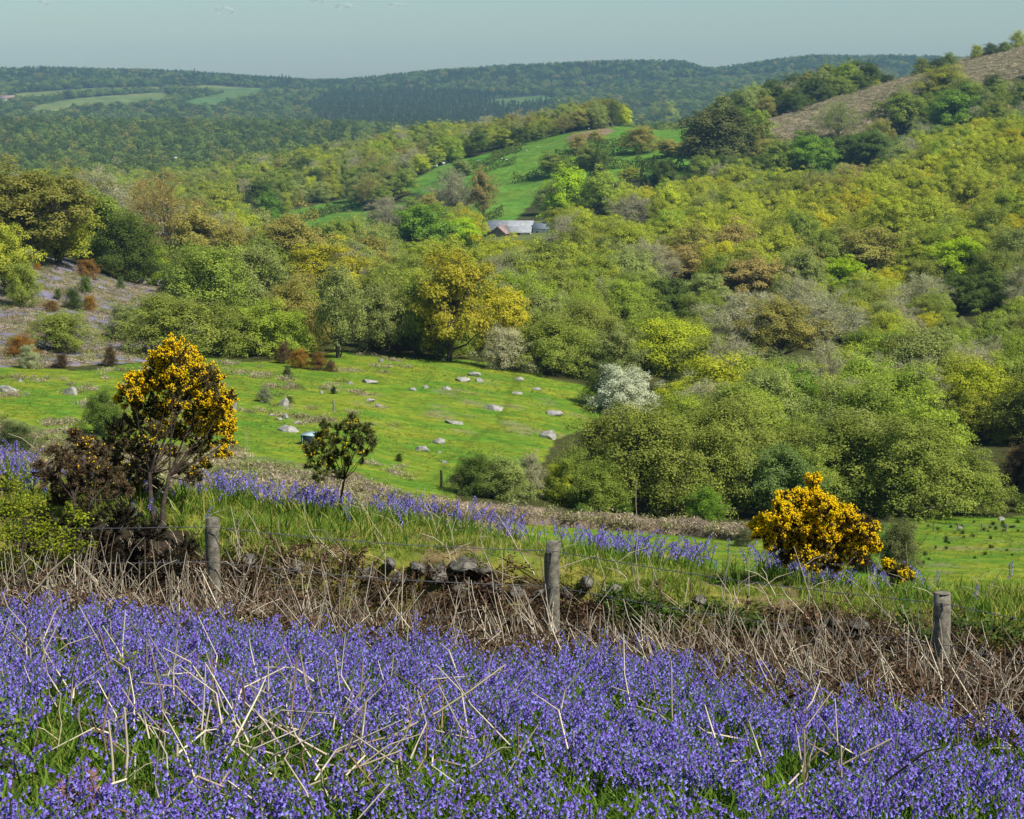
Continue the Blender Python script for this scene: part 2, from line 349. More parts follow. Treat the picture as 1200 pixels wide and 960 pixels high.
def hidden(name, mesh):
    o = bpy.data.objects.new(name, mesh); return o     # never linked to the scene: only a source for scattering
def scatter(name, P, rot, scl, meshes, idx, label, tint=None, cat=None):
    """one countless mass: points that carry copies of small meshes"""
    P = np.asarray(P, np.float32); n = len(P)
    m = bpy.data.meshes.new(name); m.vertices.add(n); m.vertices.foreach_set('co', P.ravel())
    def attr(nm, ty, dom, data, key):
        a = m.attributes.new(nm, ty, dom); a.data.foreach_set(key, np.asarray(data).ravel())
    attr('rot', 'FLOAT_VECTOR', 'POINT', np.asarray(rot, np.float32), 'vector')
    scl = np.asarray(scl, np.float32); scl = np.repeat(scl[:, None], 3, 1) if scl.ndim == 1 else scl
    attr('scl', 'FLOAT_VECTOR', 'POINT', scl, 'vector'); attr('pick', 'INT', 'POINT', np.asarray(idx, np.int32), 'value')
    if tint is not None: attr('tint', 'FLOAT_VECTOR', 'POINT', np.asarray(tint, np.float32), 'vector')
    o = bpy.data.objects.new(name, m); C.objects.link(o)
    col = bpy.data.collections.new('src_'+name)
    for i, me in enumerate(meshes): col.objects.link(hidden('src_%s_%02d' % (name, i), me))
    ng = bpy.data.node_groups.new('scatter_'+name, 'GeometryNodeTree')
    ng.interface.new_socket('Geometry', in_out='INPUT', socket_type='NodeSocketGeometry'); ng.interface.new_socket('Geometry', in_out='OUTPUT', socket_type='NodeSocketGeometry')
    N, L = ng.nodes, ng.links; gi = N.new('NodeGroupInput'); go = N.new('NodeGroupOutput')
    ci = N.new('GeometryNodeCollectionInfo'); ci.inputs['Collection'].default_value = col; ci.inputs['Separate Children'].default_value = True; ci.inputs['Reset Children'].default_value = True
    ip = N.new('GeometryNodeInstanceOnPoints'); ip.inputs['Pick Instance'].default_value = True
    def na(nm, ty):
        a = N.new('GeometryNodeInputNamedAttribute'); a.data_type = ty; a.inputs[0].default_value = nm; return a.outputs[0]
    e2r = N.new('FunctionNodeEulerToRotation'); L.new(na('rot', 'FLOAT_VECTOR'), e2r.inputs[0])
    L.new(gi.outputs[0], ip.inputs['Points']); L.new(ci.outputs[0], ip.inputs['Instance']); L.new(na('pick', 'INT'), ip.inputs['Instance Index'])
    L.new(e2r.outputs[0], ip.inputs['Rotation']); L.new(na('scl', 'FLOAT_VECTOR'), ip.inputs['Scale']); L.new(ip.outputs[0], go.inputs[0])
    md = o.modifiers.new('scatter', 'NODES'); md.node_group = ng
    tag(o, label, cat, kind='stuff'); return o

# ------------------------------------------------------------------ land cover, in rows and columns of ground
PASTURE = [(-400,1000),(-400,432),(0,432),(100,436),(150,428),(240,420),(330,424),(400,412),(480,418),(560,425),(620,438),(690,450),(705,480),(690,500),(650,515),(640,540),(560,545),(530,560),(530,590),(560,602),(700,608),(780,614),(880,622),(1040,614),(1100,607),(1700,600),(1700,1000)]
SLOPE = [(-400,440),(-400,250),(0,283),(75,298),(130,325),(195,338),(228,372),(228,420),(0,436)]
FIELDS = [[(283,266),(300,256),(405,233),(425,240),(445,262),(420,276),(330,276)], [(436,246),(500,232),(505,246),(440,262)],
          [(462,220),(520,193),(600,172),(640,160),(720,149),(843,143),(850,153),(800,165),(790,180),(812,190),(800,208),(740,209),(700,216),(650,224),(628,237),(600,260),(560,264),(546,242),(565,224),(530,220),(500,230)]]
MOOR = [(870,160),(880,148),(930,131),(1000,108),(1080,84),(1140,66),(1200,48),(1400,-10),(1400,50),(1240,85),(1190,92),(1120,104),(1060,128),(1010,155),(950,170),(890,168)]
FARF = [[(20,133),(60,118),(130,112),(190,108),(205,114),(190,124),(150,127),(100,128),(60,136)], [(195,124),(260,108),(305,106),(312,112),(270,122),(245,128)], [(10,110),(120,103),(250,100),(290,103),(200,107),(120,110),(20,120)], [(190,104),(330,103),(340,106),(250,110)],
        [(640,104),(700,101),(720,104),(650,107)], [(740,97),(800,92),(815,95),(750,101)], [(840,90),(900,86),(905,90),(850,95)], [(930,92),(990,87),(990,91),(935,97)], [(560,118),(640,112),(660,118),(600,126)], [(150,149),(190,146),(195,150),(155,152)], [(700,130),(790,124),(800,130),(720,136)]]
CONIF = [(355,130),(380,112),(480,108),(640,112),(660,135),(600,150),(500,160),(380,150)]
SCRUBV = lambda u: np.interp(u, [0, 140, 300, 420, 520], [495, 515, 535, 555, 600])
FARM = [(555,262),(565,250),(655,248),(662,268),(650,282),(570,284)]
def land(x, y, z):
    """open: no trees here; col: surface colour"""
    u, v = proj(x, y, z)
    wu = u+(fbm(x/9+3, y/9, 3)-.5)*24*np.clip(160/y, .3, 1); wv = v+(fbm(x/7, y/7+8, 3)-.5)*16*np.clip(160/y, .2, 1)
    n1 = fbm(x/5, y/5, 4); n2 = fbm(x/23+5, y/23, 3)
    col = np.zeros(np.shape(x)+(3,)); op = np.zeros(np.shape(x), bool)
    col[...] = (.06, .065, .02)                                   # woodland floor
    pas = inpoly(wu, wv, PASTURE) & (y < 260)
    g1 = np.array([.105, .20, .018]); g2 = np.array([.20, .245, .022])
    gc = g1+(g2-g1)*np.clip((fbm(x/2.2, y/1.1, 4)-.36)*2.6+(n1-.5)*1.5, 0, 1)[..., None]
    brown = np.array([.24, .19, .12])
    bk = np.clip((fbm(x/3.2+40, y/3.2, 4)-.63)*12, 0, 1)*np.clip((n2-.35)*4, 0, 1)
    gc = gc+(brown-gc)*(bk*.45)[..., None]
    low = (wv > SCRUBV(u)) & (u < 620) & (y < 150)
    gc = np.where(low[..., None], np.where((n1 > .52)[..., None], np.array([.15, .19, .05]), np.array([.20, .165, .085]))*(.7+.6*n1)[..., None], gc)
    path = np.abs(wu - np.interp(v, [415, 450, 500, 540, 600], [590, 612, 575, 525, 512])) < 5     # a trodden line across the pasture
    gc = np.where((path & pas)[..., None], gc*.78, gc)
    col = np.where(pas[..., None], gc, col); op |= pas
    slp = inpoly(wu, wv, SLOPE) & (y > 120) & (y < 330)
    sc_ = np.array([.23, .19, .12])*(.65+.7*n1)[..., None]; sc_ = np.where((fbm(x/4+9, y/4, 3) > .54)[..., None], np.array([.15, .16, .05]), sc_)
    blue = (fbm(x/7+60, y/2.2, 3) > .50) & (wv < 440)
    sc_ = np.where(blue[..., None], np.array([.215, .20, .28])*(.7+.5*n1)[..., None], sc_)
    col = np.where(slp[..., None], sc_, col); op |= slp
    for f in FIELDS:
        k = inpoly(wu, wv, f) & (y > 600) & (y < 1300); col = np.where(k[..., None], np.array([.10, .21, .025])*(.8+.4*n2)[..., None], col); op |= k
    k = inpoly(u, v, [(664,166),(668,158),(712,150),(722,153),(700,162)]) & (y > 600) & (y < 1300); col = np.where(k[..., None], np.array([.24, .17, .11]), col)
    k = inpoly(wu, wv, MOOR) & (y > 700) & (y < 1400)
    mc = np.array([.33, .27, .155])*(.3+1.4*fbm(x/5, y/12, 5))[..., None]; mc = np.where((fbm(x/30+8, y/30, 3) > .57)[..., None], np.array([.17, .16, .06]), mc)
    col = np.where(k[..., None], mc, col); op |= k
    k = inpoly(u, v, FARM) & (y > 500) & (y < 700); op |= k; col = np.where(k[..., None], np.array([.14, .17, .05]), col)
    for i, f in enumerate(FARF):
        k = inpoly(u, v, f) & (y > 1700); col = np.where(k[..., None], np.array([.10, .165, .04]) if (i % 2 or i > 3) else np.array([.15, .19, .05]), col); op |= k
    con = inpoly(u, v, CONIF) & (y > 2300)
    return op, col, con

def sheet(name, y0, y1, ny, ns, smax, mat, log=True, cover=True):
    ys = np.exp(np.linspace(math.log(y0), math.log(y1), ny)) if log else np.linspace(y0, y1, ny)
    ss = np.linspace(-smax, smax, ns); Y, S = np.meshgrid(ys, ss, indexing='ij'); X = Y*S; Z = H(X, Y)
    i = np.arange(ny-1)[:, None]*ns; j = np.arange(ns-1)[None, :]
    q = np.stack([i+j, i+j+1, i+ns+j+1, i+ns+j], -1).reshape(-1, 4)
    mb = MB(); mb.add(np.stack([X, Y, Z], -1), q); o = mb.build(name, mat, smooth=True)
    _, col, _ = land(X, Y, Z); a = o.data.attributes.new('col', 'FLOAT_COLOR', 'POINT')
    a.data.foreach_set('color', np.concatenate([col, np.ones(col.shape[:-1]+(1,))], -1).astype(np.float32).ravel())
    tag(o, kind='structure'); return o
M['g_valley'] = ground_mat('valley_ground', .9, 2.5, .25); M['g_hill'] = ground_mat('hill_ground', .12, .4, 1.2); M['g_far'] = ground_mat('far_ground', .02, .05, 6)
sheet('valley_floor', 30, 330, 420, 420, .46, M['g_valley'])
sheet('hillside', 330, 1400, 380, 420, .46, M['g_hill'])
sheet('far_hills', 1400, 6500, 260, 300, .46, M['g_far'])

# near ground: meadow and hedge bank as one lawn-fine sheet
xs = np.linspace(-15.2, 15.2, 420); ys = np.concatenate([np.linspace(-14, 4, 60)[:-1], np.linspace(4, 19, 330)[:-1], np.linspace(19, 30, 90)])
Y, X = np.meshgrid(ys, xs, indexing='ij'); Z = H(X, Y)
Z += (fbm(X*5, Y*5, 3)-.5)*.06*np.clip((Y-3), 0, 1)*np.clip((29-Y)/4, 0, 1)
ny, ns = Y.shape; i = np.arange(ny-1)[:, None]*ns; j = np.arange(ns-1)[None, :]
mb = MB(); mb.add(np.stack([X, Y, Z], -1), np.stack([i+j, i+j+1, i+ns+j+1, i+ns+j], -1).reshape(-1, 4))
M['g_near'] = ground_mat('near_ground', 6, 18, .04)
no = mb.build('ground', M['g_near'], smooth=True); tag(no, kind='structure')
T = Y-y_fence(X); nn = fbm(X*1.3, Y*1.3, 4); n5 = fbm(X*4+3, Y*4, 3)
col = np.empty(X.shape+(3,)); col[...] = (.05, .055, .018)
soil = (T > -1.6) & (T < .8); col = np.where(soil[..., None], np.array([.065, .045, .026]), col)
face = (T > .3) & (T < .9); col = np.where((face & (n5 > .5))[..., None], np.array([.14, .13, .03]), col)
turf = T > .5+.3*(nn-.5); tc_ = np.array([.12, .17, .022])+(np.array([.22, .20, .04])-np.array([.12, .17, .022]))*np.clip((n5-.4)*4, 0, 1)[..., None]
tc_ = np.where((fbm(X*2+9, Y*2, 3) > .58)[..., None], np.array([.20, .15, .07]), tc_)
col = np.where(turf[..., None], tc_, col); Un, Vn = proj(X, Y, Z); hollow_shade = (T > .1) & (T < 1.9) & (Un > 15) & (Un < 238) & (Vn > 590); col = np.where(hollow_shade[..., None], np.array([.045, .035, .022]), col); far_ = Y > 20; col = np.where(far_[..., None], np.array([.2, .165, .085]), col)  # shade of the hollow under the tall gorse is painted as dark soil
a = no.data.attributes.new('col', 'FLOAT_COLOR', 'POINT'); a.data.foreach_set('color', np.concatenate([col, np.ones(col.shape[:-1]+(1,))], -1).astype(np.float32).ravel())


# ------------------------------------------------------------------ trees
COLS = {'olive': (.41, .455, .05), 'gold': (.52, .49, .035), 'fresh': (.33, .43, .05), 'lime': (.38, .52, .02), 'dark': (.12, .17, .035),
        'sage': (.31, .36, .10), 'grey': (.45, .43, .24), 'russet': (.40, .33, .10), 'brown': (.36, .335, .075), 'emerald': (.19, .33, .035), 'midgreen': (.27, .34, .055), 'white': (.8, .8, .68), 'yellowgreen': (.48, .53, .04), 'blueg': (.20, .29, .075), 'bronze': (.39, .355, .035), 'umber': (.25, .24, .05), 'drab': (.265, .305, .055), 'darkbrown': (.15, .16, .045)}
CW = {'olive': 'olive green', 'gold': 'golden yellow', 'fresh': 'fresh green', 'lime': 'bright lime green', 'dark': 'dark green', 'sage': 'pale sage green', 'grey': 'bare grey', 'russet': 'reddish brown',
      'brown': 'brownish olive', 'emerald': 'bright emerald green', 'midgreen': 'mid green', 'yellowgreen': 'yellow green', 'white': 'white blossoming', 'blueg': 'cool blue green', 'bronze': 'bronze', 'umber': 'olive brown', 'drab': 'dull olive', 'darkbrown': 'dark brown'}
KN = {'oak': 'oak_tree', 'dense': 'leafy_tree', 'bush': 'sallow_bush', 'birch': 'birch_tree', 'bare': 'bare_tree', 'conifer': 'conifer_tree'}
KC = {'oak': 'oak tree', 'dense': 'tree', 'bush': 'bush', 'birch': 'birch tree', 'bare': 'bare tree', 'conifer': 'conifer'}
def add_tree(st, x, y, z, wd, ht, colr, label, group=None, r=rnd, name=None, depth=None):
    tm, cm = PROTO[st][r.randrange(len(PROTO[st]))]
    e = empty(name or KN[st], (x, y, z-.1), r.uniform(0, 6.28))
    e.scale = (wd, depth or wd, ht)
    t = bpy.data.objects.new('trunk', tm); C.objects.link(t); t.parent = e
    c = bpy.data.objects.new('crown', cm); C.objects.link(c); c.parent = e
    k = r.uniform(.88, 1.12); c.color = (colr[0]*k, colr[1]*k*r.uniform(.96, 1.04), colr[2]*k, 1)
    tag(e, label, KC[st] if name is None else name.replace('_', ' '), group); return e
LM = [(738,460,'the white hawthorn'),(530,370,'the big gold oak'),(397,365,'the tallest birch'),(170,325,'the granite outcrop'),(955,610,'the orange gorse'),(830,595,'the young light green tree'),(350,290,'the spreading brown oak'),
      (1120,305,'the vivid lime tree'),(980,322,'the small vivid green tree'),(878,330,'the russet oak'),(782,352,'the dark leafy round tree'),(862,380,'the large leafless grey tree'),(933,480,'the tall dark green tree'),(600,266,'the barns'),
      (497,270,'the deep green round tree'),(662,230,'the farmhouse trees'),(842,165,'the great dark copse tree'),(980,145,'the lone thorn on the moor'),(1112,130,'the emerald tree high on the slope'),(40,230,'the top left oak'),(200,270,'the russet bare tree'),
      (256,240,'the round olive valley tree'),(600,190,'the upper hill field'),(345,250,'the first hill field'),(815,470,'the bright yellow green tree'),(1140,430,'the forked leafless tree'),(1080,555,'the olive willow with dark stems'),(1190,100,'the moor shoulder'),(100,300,'the bluebell slope'),(1050,75,'the moor crest'),(930,110,'the moor end'),(560,480,'the pasture'),
      (1050,205,'the end of the tree belt'),(1000,270,'the middle of the oak hillside'),(1170,230,'the upper right oaks'),(700,320,'the wood below the farm'),(420,320,'the golden oak behind the birch'),(640,400,'the pasture corner thicket'),(110,200,'the bare trees at left')]
def zone(u, v, y):
    n = min(LM, key=lambda l: math.hypot(u-l[0], (v-l[1])*1.3)); dx, dy = u-n[0], v-n[1]; d = math.hypot(dx, dy)
    far = 'just ' if d < 38 else ('well ' if d > 80 else '')
    if abs(dx) > 2.4*abs(dy): w_ = far+('right of' if dx > 0 else 'left of')
    elif abs(dy) > 2.4*abs(dx): w_ = far+('below' if dy > 0 else 'above')
    else: w_ = far+('below' if dy > 0 else 'above')+' and '+('right of' if dx > 0 else 'left of')
    return w_+' '+n[2]
def short(t):
    ws = t.split()
    for d in ('just', 'well', 'bleached', 'tall', 'small', 'pale', 'middling', 'short'):
        if len(ws) > 16 and d in ws: ws.remove(d)
    return ' '.join(ws)
# (u, v of base, width, height in px, style, colour, label)
MAN = [
 (68,413,74,46,'bush','drab','rounded olive green bush alone on the bluebell slope at far left'),
 (8,345,66,78,'dense','olive','yellow green oak cut by the left edge above the slope'),
 (28,360,40,50,'bush','midgreen','small green bush under the yellow oak at the left edge'),
 (22,305,130,100,'oak','umber','tall olive brown oak at the top left corner of the wood'),
 (-35,300,120,96,'oak','umber','olive brown oak reaching in from the left edge'),
 (70,310,90,80,'dense','olive','broad green oak in front of the tall brown one at top left'),
 (108,315,90,85,'dense','midgreen','green rounded tree between the top left oaks and the bare trees'),
 (152,330,78,72,'bush','dark','dark green rounded tree directly above the granite outcrop'),
 (185,335,30,42,'bush','lime','small bright green bush touching the granite outcrop'),
 (122,290,74,84,'bare','grey','pale grey bare tree above the dark rounded tree at left'),
 (165,285,60,68,'bare','brown','brown budding tree behind the dark rounded tree at left'),
 (200,318,84,98,'bare','russet','russet brown bare tree on the left hill shoulder'),
 (238,325,84,72,'oak','brown','brown gold oak right of the russet bare tree'),
 (182,398,70,48,'bush','midgreen','green thorn bush left of the long olive thicket'),
 (210,418,112,64,'bush','drab','wide olive thicket behind the flowering gorse top'),
 (150,402,46,42,'bush','sage','pale blue green sallow at the foot of the left slope'),
 (262,417,70,58,'bush','drab','olive green bush just right of the wide thicket'),
 (300,418,80,60,'bush','fresh','fresh green thorn bush on the pasture edge left of the birch'),
 (335,418,60,52,'bush','fresh','fresh green bush beside the left birch'),
 (250,375,92,84,'bush','midgreen','mid green sallow on the hill foot above the wide thicket'),
 (300,372,84,80,'bush','sage','sage green sallow between thicket and brown oak'),
 (225,350,66,56,'bush','dark','dark green bush right of the granite outcrop'),
 (270,330,60,66,'birch','brown','brownish birch behind the hill foot sallows'),
 (361,402,34,50,'dense','lime','narrow bright lime tree left of the tallest birch'),
 (397,420,74,108,'birch','sage','tall sage green birch with a thin dark trunk on the pasture rim'),
 (350,338,82,84,'oak','brown','spreading brown oak with bare limbs in the middle left'),
 (305,345,60,60,'dense','midgreen','green tree left of the spreading brown oak'),
 (392,355,80,66,'oak','gold','golden yellow oak behind the tall birch'),
 (430,352,50,52,'oak','olive','olive oak right of the golden one behind the birch'),
 (450,418,70,86,'birch','sage','sage green birch right of the tallest birch'),
 (488,420,80,92,'birch','midgreen','green birch left of the big golden oak'),
 (525,424,92,124,'dense','bronze','big olive gold oak on the far rim of the pasture'),
 (582,418,74,80,'dense','gold','bright yellow oak at the right shoulder of the big gold oak'),
 (592,434,54,48,'bush','grey','pale grey sallow under the yellow oak at the pasture rim'),
 (645,440,84,66,'bush','drab','low olive thicket at the upper right pasture corner'),
 (680,442,60,52,'bush','midgreen','green bush left above the white hawthorn'),
 (712,480,54,52,'bush','dark','dark green bush on the left of the white hawthorn'),
 (705,588,100,104,'bush','drab','airy olive willow at the right rim of the pasture'),
 (668,592,56,60,'bush','midgreen','low green bush at the left foot of the airy olive willow'),
 (752,602,118,118,'bush','drab','large olive willow thicket in the middle of the valley floor'),
 (705,602,62,60,'bush','midgreen','green willow scrub left of the large olive thicket'),
 (845,604,100,104,'bush','drab','large pale sage willow left of the orange gorse'),
 (800,590,74,86,'bush','drab','olive willow behind the young light green tree'),
 (905,608,82,86,'dense','blueg','cool green rounded tree directly behind the orange gorse'),
 (825,622,54,54,'birch','emerald','young light green tree standing alone by the lower field'),
 (553,580,56,46,'bush','dark','dark thorn bush flecked with white at the lower pasture edge'),
 (590,586,60,50,'bush','sage','grey green bush in the scrub row of the lower pasture edge'),
 (622,586,40,56,'birch','grey','thin greyish shrub in the scrub row of the lower pasture edge'),
 (662,590,50,44,'bush','yellowgreen','yellow green bush with pale blossom at the end of the scrub row'),
 (690,596,42,36,'bush','midgreen','small green bush right of the yellow green one'),
 (752,508,50,24,'bush','yellowgreen','low yellow green bush below the hawthorn'),
 (800,492,62,44,'dense','yellowgreen','bright yellow green tree right of the white hawthorn'),
 (1000,600,124,104,'bush','midgreen','broad green willow above the right hand field'),
 (1078,606,124,108,'bush','drab','broad olive willow with dark stems above the right hand field'),
 (1132,604,90,70,'bush','midgreen','low green willow at the right end of the field edge row'),
 (950,606,70,80,'bush','midgreen','dark green willow right behind the orange gorse'),
 (933,528,78,90,'dense','emerald','tall dark green tree above the orange gorse'),
 (1010,510,100,88,'bush','fresh','fresh green sallow mass in the right thicket'),
 (1075,480,110,90,'bush','sage','pale sage sallow mass high in the right thicket'),
 (880,500,90,80,'bush','fresh','fresh green sallow left of the tall dark green tree'),
 (835,470,90,70,'bush','drab','olive sallow above the bright yellow green tree'),
 (780,442,100,62,'bush','yellowgreen','low yellow green thicket right above the hawthorn'),
 (782,376,66,48,'dense','dark','dark leafy round tree in the middle of the wood above the hawthorn'),
 (730,380,60,50,'bush','fresh','fresh green tree left of the dark leafy round tree'),
 (1120,332,74,50,'dense','lime','vivid lime tree glowing in the right hand wood'),
 (980,342,60,38,'dense','lime','small vivid green tree left of the lime one in the right hand wood'),
 (1125,368,60,44,'dense','dark','dark green tree just below the vivid lime tree'),
 (1165,362,50,42,'dense','dark','second dark green tree below and right of the vivid lime tree'),
 (1115,325,20,22,'oak','gold','small golden oak beside the vivid lime tree'),
 (878,362,76,58,'oak','russet','russet oak standing out in the middle of the right hand wood'),
 (862,408,90,60,'bare','grey','large leafless grey tree in the middle right of the wood'),
 (915,424,84,68,'oak','brown','dark olive oak below the leafless grey tree'),
 (965,408,90,58,'bare','grey','leafless tan grey tree right of the dark olive oak'),
 (1085,402,34,34,'oak','gold','small bright yellow oak in the right hand wood'),
 (1140,470,90,64,'bare','grey','leafless grey tree with forked limbs near the right edge'),
 (1015,325,90,54,'oak','brown','broad brown green oak above the vivid trees'),
 (800,335,80,44,'oak','russet','russet topped oak in the left of the right hand wood'),
 (497,300,70,58,'dense','emerald','deep green round tree left of the farm'),
 (541,296,44,40,'dense','lime','bright green round tree between the deep green one and the farm'),
 (662,264,50,64,'dense','lime','tall lime green tree directly behind the farmhouse chimney'),
 (704,262,46,58,'dense','fresh','tall green tree right of the lime green one behind the farm'),
 (566,256,32,52,'oak','russet','slim russet tree behind the barn'),
 (532,258,44,54,'bare','grey','grey bare tree above the barn'),
 (645,250,40,34,'bush','sage','grey green bush behind the farmhouse'),
 (842,200,96,68,'dense','darkbrown','great dark brown green copse tree below the moor'),
 (915,212,46,44,'dense','midgreen','green round tree left in the belt below the moor'),
 (952,212,50,50,'dense','emerald','dark emerald tree in the belt below the moor'),
 (985,200,44,36,'dense','dark','dark tree right of the emerald one in the belt'),
 (1112,158,56,48,'dense','emerald','emerald tree high on the slope below the moor'),
 (980,165,48,42,'bare','sage','sage thorn tree alone on the brown moor slope'),
 (1020,205,56,46,'dense','dark','dark broad tree at the end of the belt'),
 (505,262,26,34,'oak','brown','small brown tree by the lower hill field'),
 (256,262,50,38,'dense','olive','round olive tree in the valley left of the first hill field'),
 (315,262,28,34,'dense','emerald','small bright green tree on the edge of the first hill field'),
 (700,232,26,56,'oak','dark','tall slim dark tree right of the farm trees'),
 (752,232,16,40,'conifer','dark','left dark conifer of the pair right of the farm'),
 (766,230,16,44,'conifer','dark','right dark conifer of the pair right of the farm'),
 (745,268,60,36,'bare','grey','grey leafless thicket right of the farm'),
 (455,272,44,36,'bare','grey','grey leafless tree left of the deep green tree'),
 (1060,158,56,46,'dense','midgreen','green tree on the slope just under the brown moor'),
 (1100,112,60,30,'bush','olive','yellow olive thorn on the brown moor near the top right'),
 (1130,130,50,34,'bush','midgreen','green thorn on the moor edge near the top right'),
]
manxy = []; BIG = []
for (u, v, wp, hp, st, cc, lab) in MAN:
    x, y, z = hit(u, v); k = y/F
    add_tree(st, x, y, z, wp*k*1.25, hp*k*1.08, COLS[cc], lab); manxy.append((x, y, wp*k*.42, u, v-hp*.5)); BIG.append((u, v, wp, hp, y))
# the hawthorn in blossom
x, y, z = hit(736, 492); k = y/F
hw = add_tree('bush', x, y, z, 92*k, 62*k, COLS['white'], 'rounded hawthorn covered in white blossom at the pasture corner', name='hawthorn'); manxy.append((x, y, 3, 738, 460))
for ch in hw.children: ch.color = (.64, .67, .47, 1)
# ridge line thorns
RIDGE = [(872,132,22,20),(858,136,16,10),(895,129,16,10),(920,122,14,10),(940,118,22,12),(960,112,16,10),(985,105,24,18),(1005,100,22,16),(1022,94,14,8),(1040,90,18,8),(1080,80,16,16),(1098,76,14,12),(1112,72,16,14),(1145,62,12,14),(1160,58,14,12),(1178,54,12,10),(1192,49,14,16),(905,128,10,8),(950,115,10,8)]
for (u, v, wp, hp) in RIDGE:
    x, y, z = hit(u, v+7, 600); k = y/F
    add_tree('bush', x, y, z-hp*k*.35, wp*k*1.7, hp*k*1.5, COLS[rnd.choice(['dark', 'dark', 'olive', 'midgreen'])], short('%s thorn bush on the moor skyline %s' % ('broad' if wp > 17 else ('low' if hp < 9 else 'small'), zone(u, v, 900))), 'thorn bushes along the moor skyline', name='thorn_bush')
# hill field trees and the ridge above the fields
HT = [(480,185,24,20),(500,183,22,18),(520,181,24,22),(545,180,26,20),(565,176,24,20),(590,172,26,20),(612,168,24,18),(640,160,30,22),(660,155,26,20),(680,150,26,20),(700,147,26,24),(718,146,24,26),(735,145,22,28),(752,146,14,10),(768,145,12,22),(785,145,20,24),(825,145,10,8),(650,205,36,24),(690,196,34,22),(540,205,22,18),(676,178,26,20),(700,170,20,16),(752,178,40,26),(782,182,30,18),(735,214,26,18),(815,182,34,22)]
for (u, v, wp, hp) in HT:
    x, y, z = hit(u, v+2, 600); k = y/F; st = rnd.choice(['oak', 'dense', 'bush', 'bare']); cc = rnd.choice(['olive', 'midgreen', 'dark', 'sage', 'brown'])
    add_tree(st, x, y, z, wp*k*1.2, hp*k*1.15, COLS[cc], '%s hedgerow tree %s' % (CW[cc], zone(u, v-hp*.5, 900)), 'hedgerow trees of the hill fields', name='hedgerow_tree'); manxy.append((x, y, wp*k*.5, u, v))

# the woods: jittered grid over all the ground that is not open
def jitter_pts(y0, y1, sp, smax, r):
    ys = np.arange(y0, y1, sp); out = []
    for yy in ys:
        xx = np.arange(-smax*yy, smax*yy, sp); out.append(np.stack([xx+r.uniform(-.42, .42, len(xx))*sp, yy+r.uniform(-.42, .42, len(xx))*sp], 1))
    return np.vstack(out)
r = np.random.default_rng(21)
bands = [(118, 330, 6.2, .33), (330, 700, 8.2, .33), (700, 1250, 10, .33), (1250, 2500, 11, .33), (2500, 5000, 17, .33)]
pts = []; spc = []
for (a, b, s, m) in bands:
    p = jitter_pts(a, b, s, m, r); pts.append(p); spc.append(np.full(len(p), s))
pts = np.vstack(pts); spc = np.concatenate(spc)
X, Y = pts[:, 0], pts[:, 1]; Z = H(X, Y); U, V = proj(X, Y, Z)
op, _, con = land(X, Y, Z)
# height above what nearer ground hides
Ug = np.linspace(-250, 1450, 171); ss_ = (Ug-600)/F*.985
Dg = np.exp(np.linspace(math.log(30), math.log(5200), 500)); Gx = Dg[:, None]*ss_[None, :]; Gy = np.repeat(Dg[:, None], len(ss_), 1)
Gz = H(Gx, Gy); _, Gv = proj(Gx, Gy, Gz); run = np.minimum.accumulate(Gv, 0)
ht = np.where(Y < 330, r.uniform(4.6, 9.6, len(X)), np.where(Y < 700, r.uniform(6.0, 13.5, len(X)), r.uniform(7.5, 15.5, len(X))))
topv = V-ht*F/Y
iu = np.clip(np.round((U+250)/10).astype(int), 0, 170); idd = np.clip(np.searchsorted(Dg, Y*.985)-1, 0, 499)
vis = topv < run[idd, iu]+6
keep = ~op & vis
sparse = fbm(X/20+2, Y/20, 2)
for (mx, my, mr, mu, mv) in manxy: keep &= (np.hypot(X-mx, Y-my) > mr*1.0)
keep &= ~((Y > 118) & (Y < 205) & (U > 540) & (V > 606))
keep &= ~((U > 495) & (U < 655) & (V > 500) & (Y < 260))
keep &= ~((U > 640) & (U < 800) & (V > 470) & (V < 575) & (Y < 230) & (topv < 500))
keep &= ~((U > 680) & (U < 795) & (V > 484) & (Y < 230) & (topv < 492))
keep &= ~((U > 1100) & (U < 1260) & (V > 520) & (V < 606) & (Y < 180))
for (mu, mv, mw, mh, md) in BIG:
    if md > 230: keep &= ~((np.abs(U-mu) < mw*.5) & (Y < md) & (Y > md*.62) & (topv < mv-mh*.35))
keep &= ~((U > 15) & (U < 218) & (V > 292) & (V < 445) & (Y < 300))
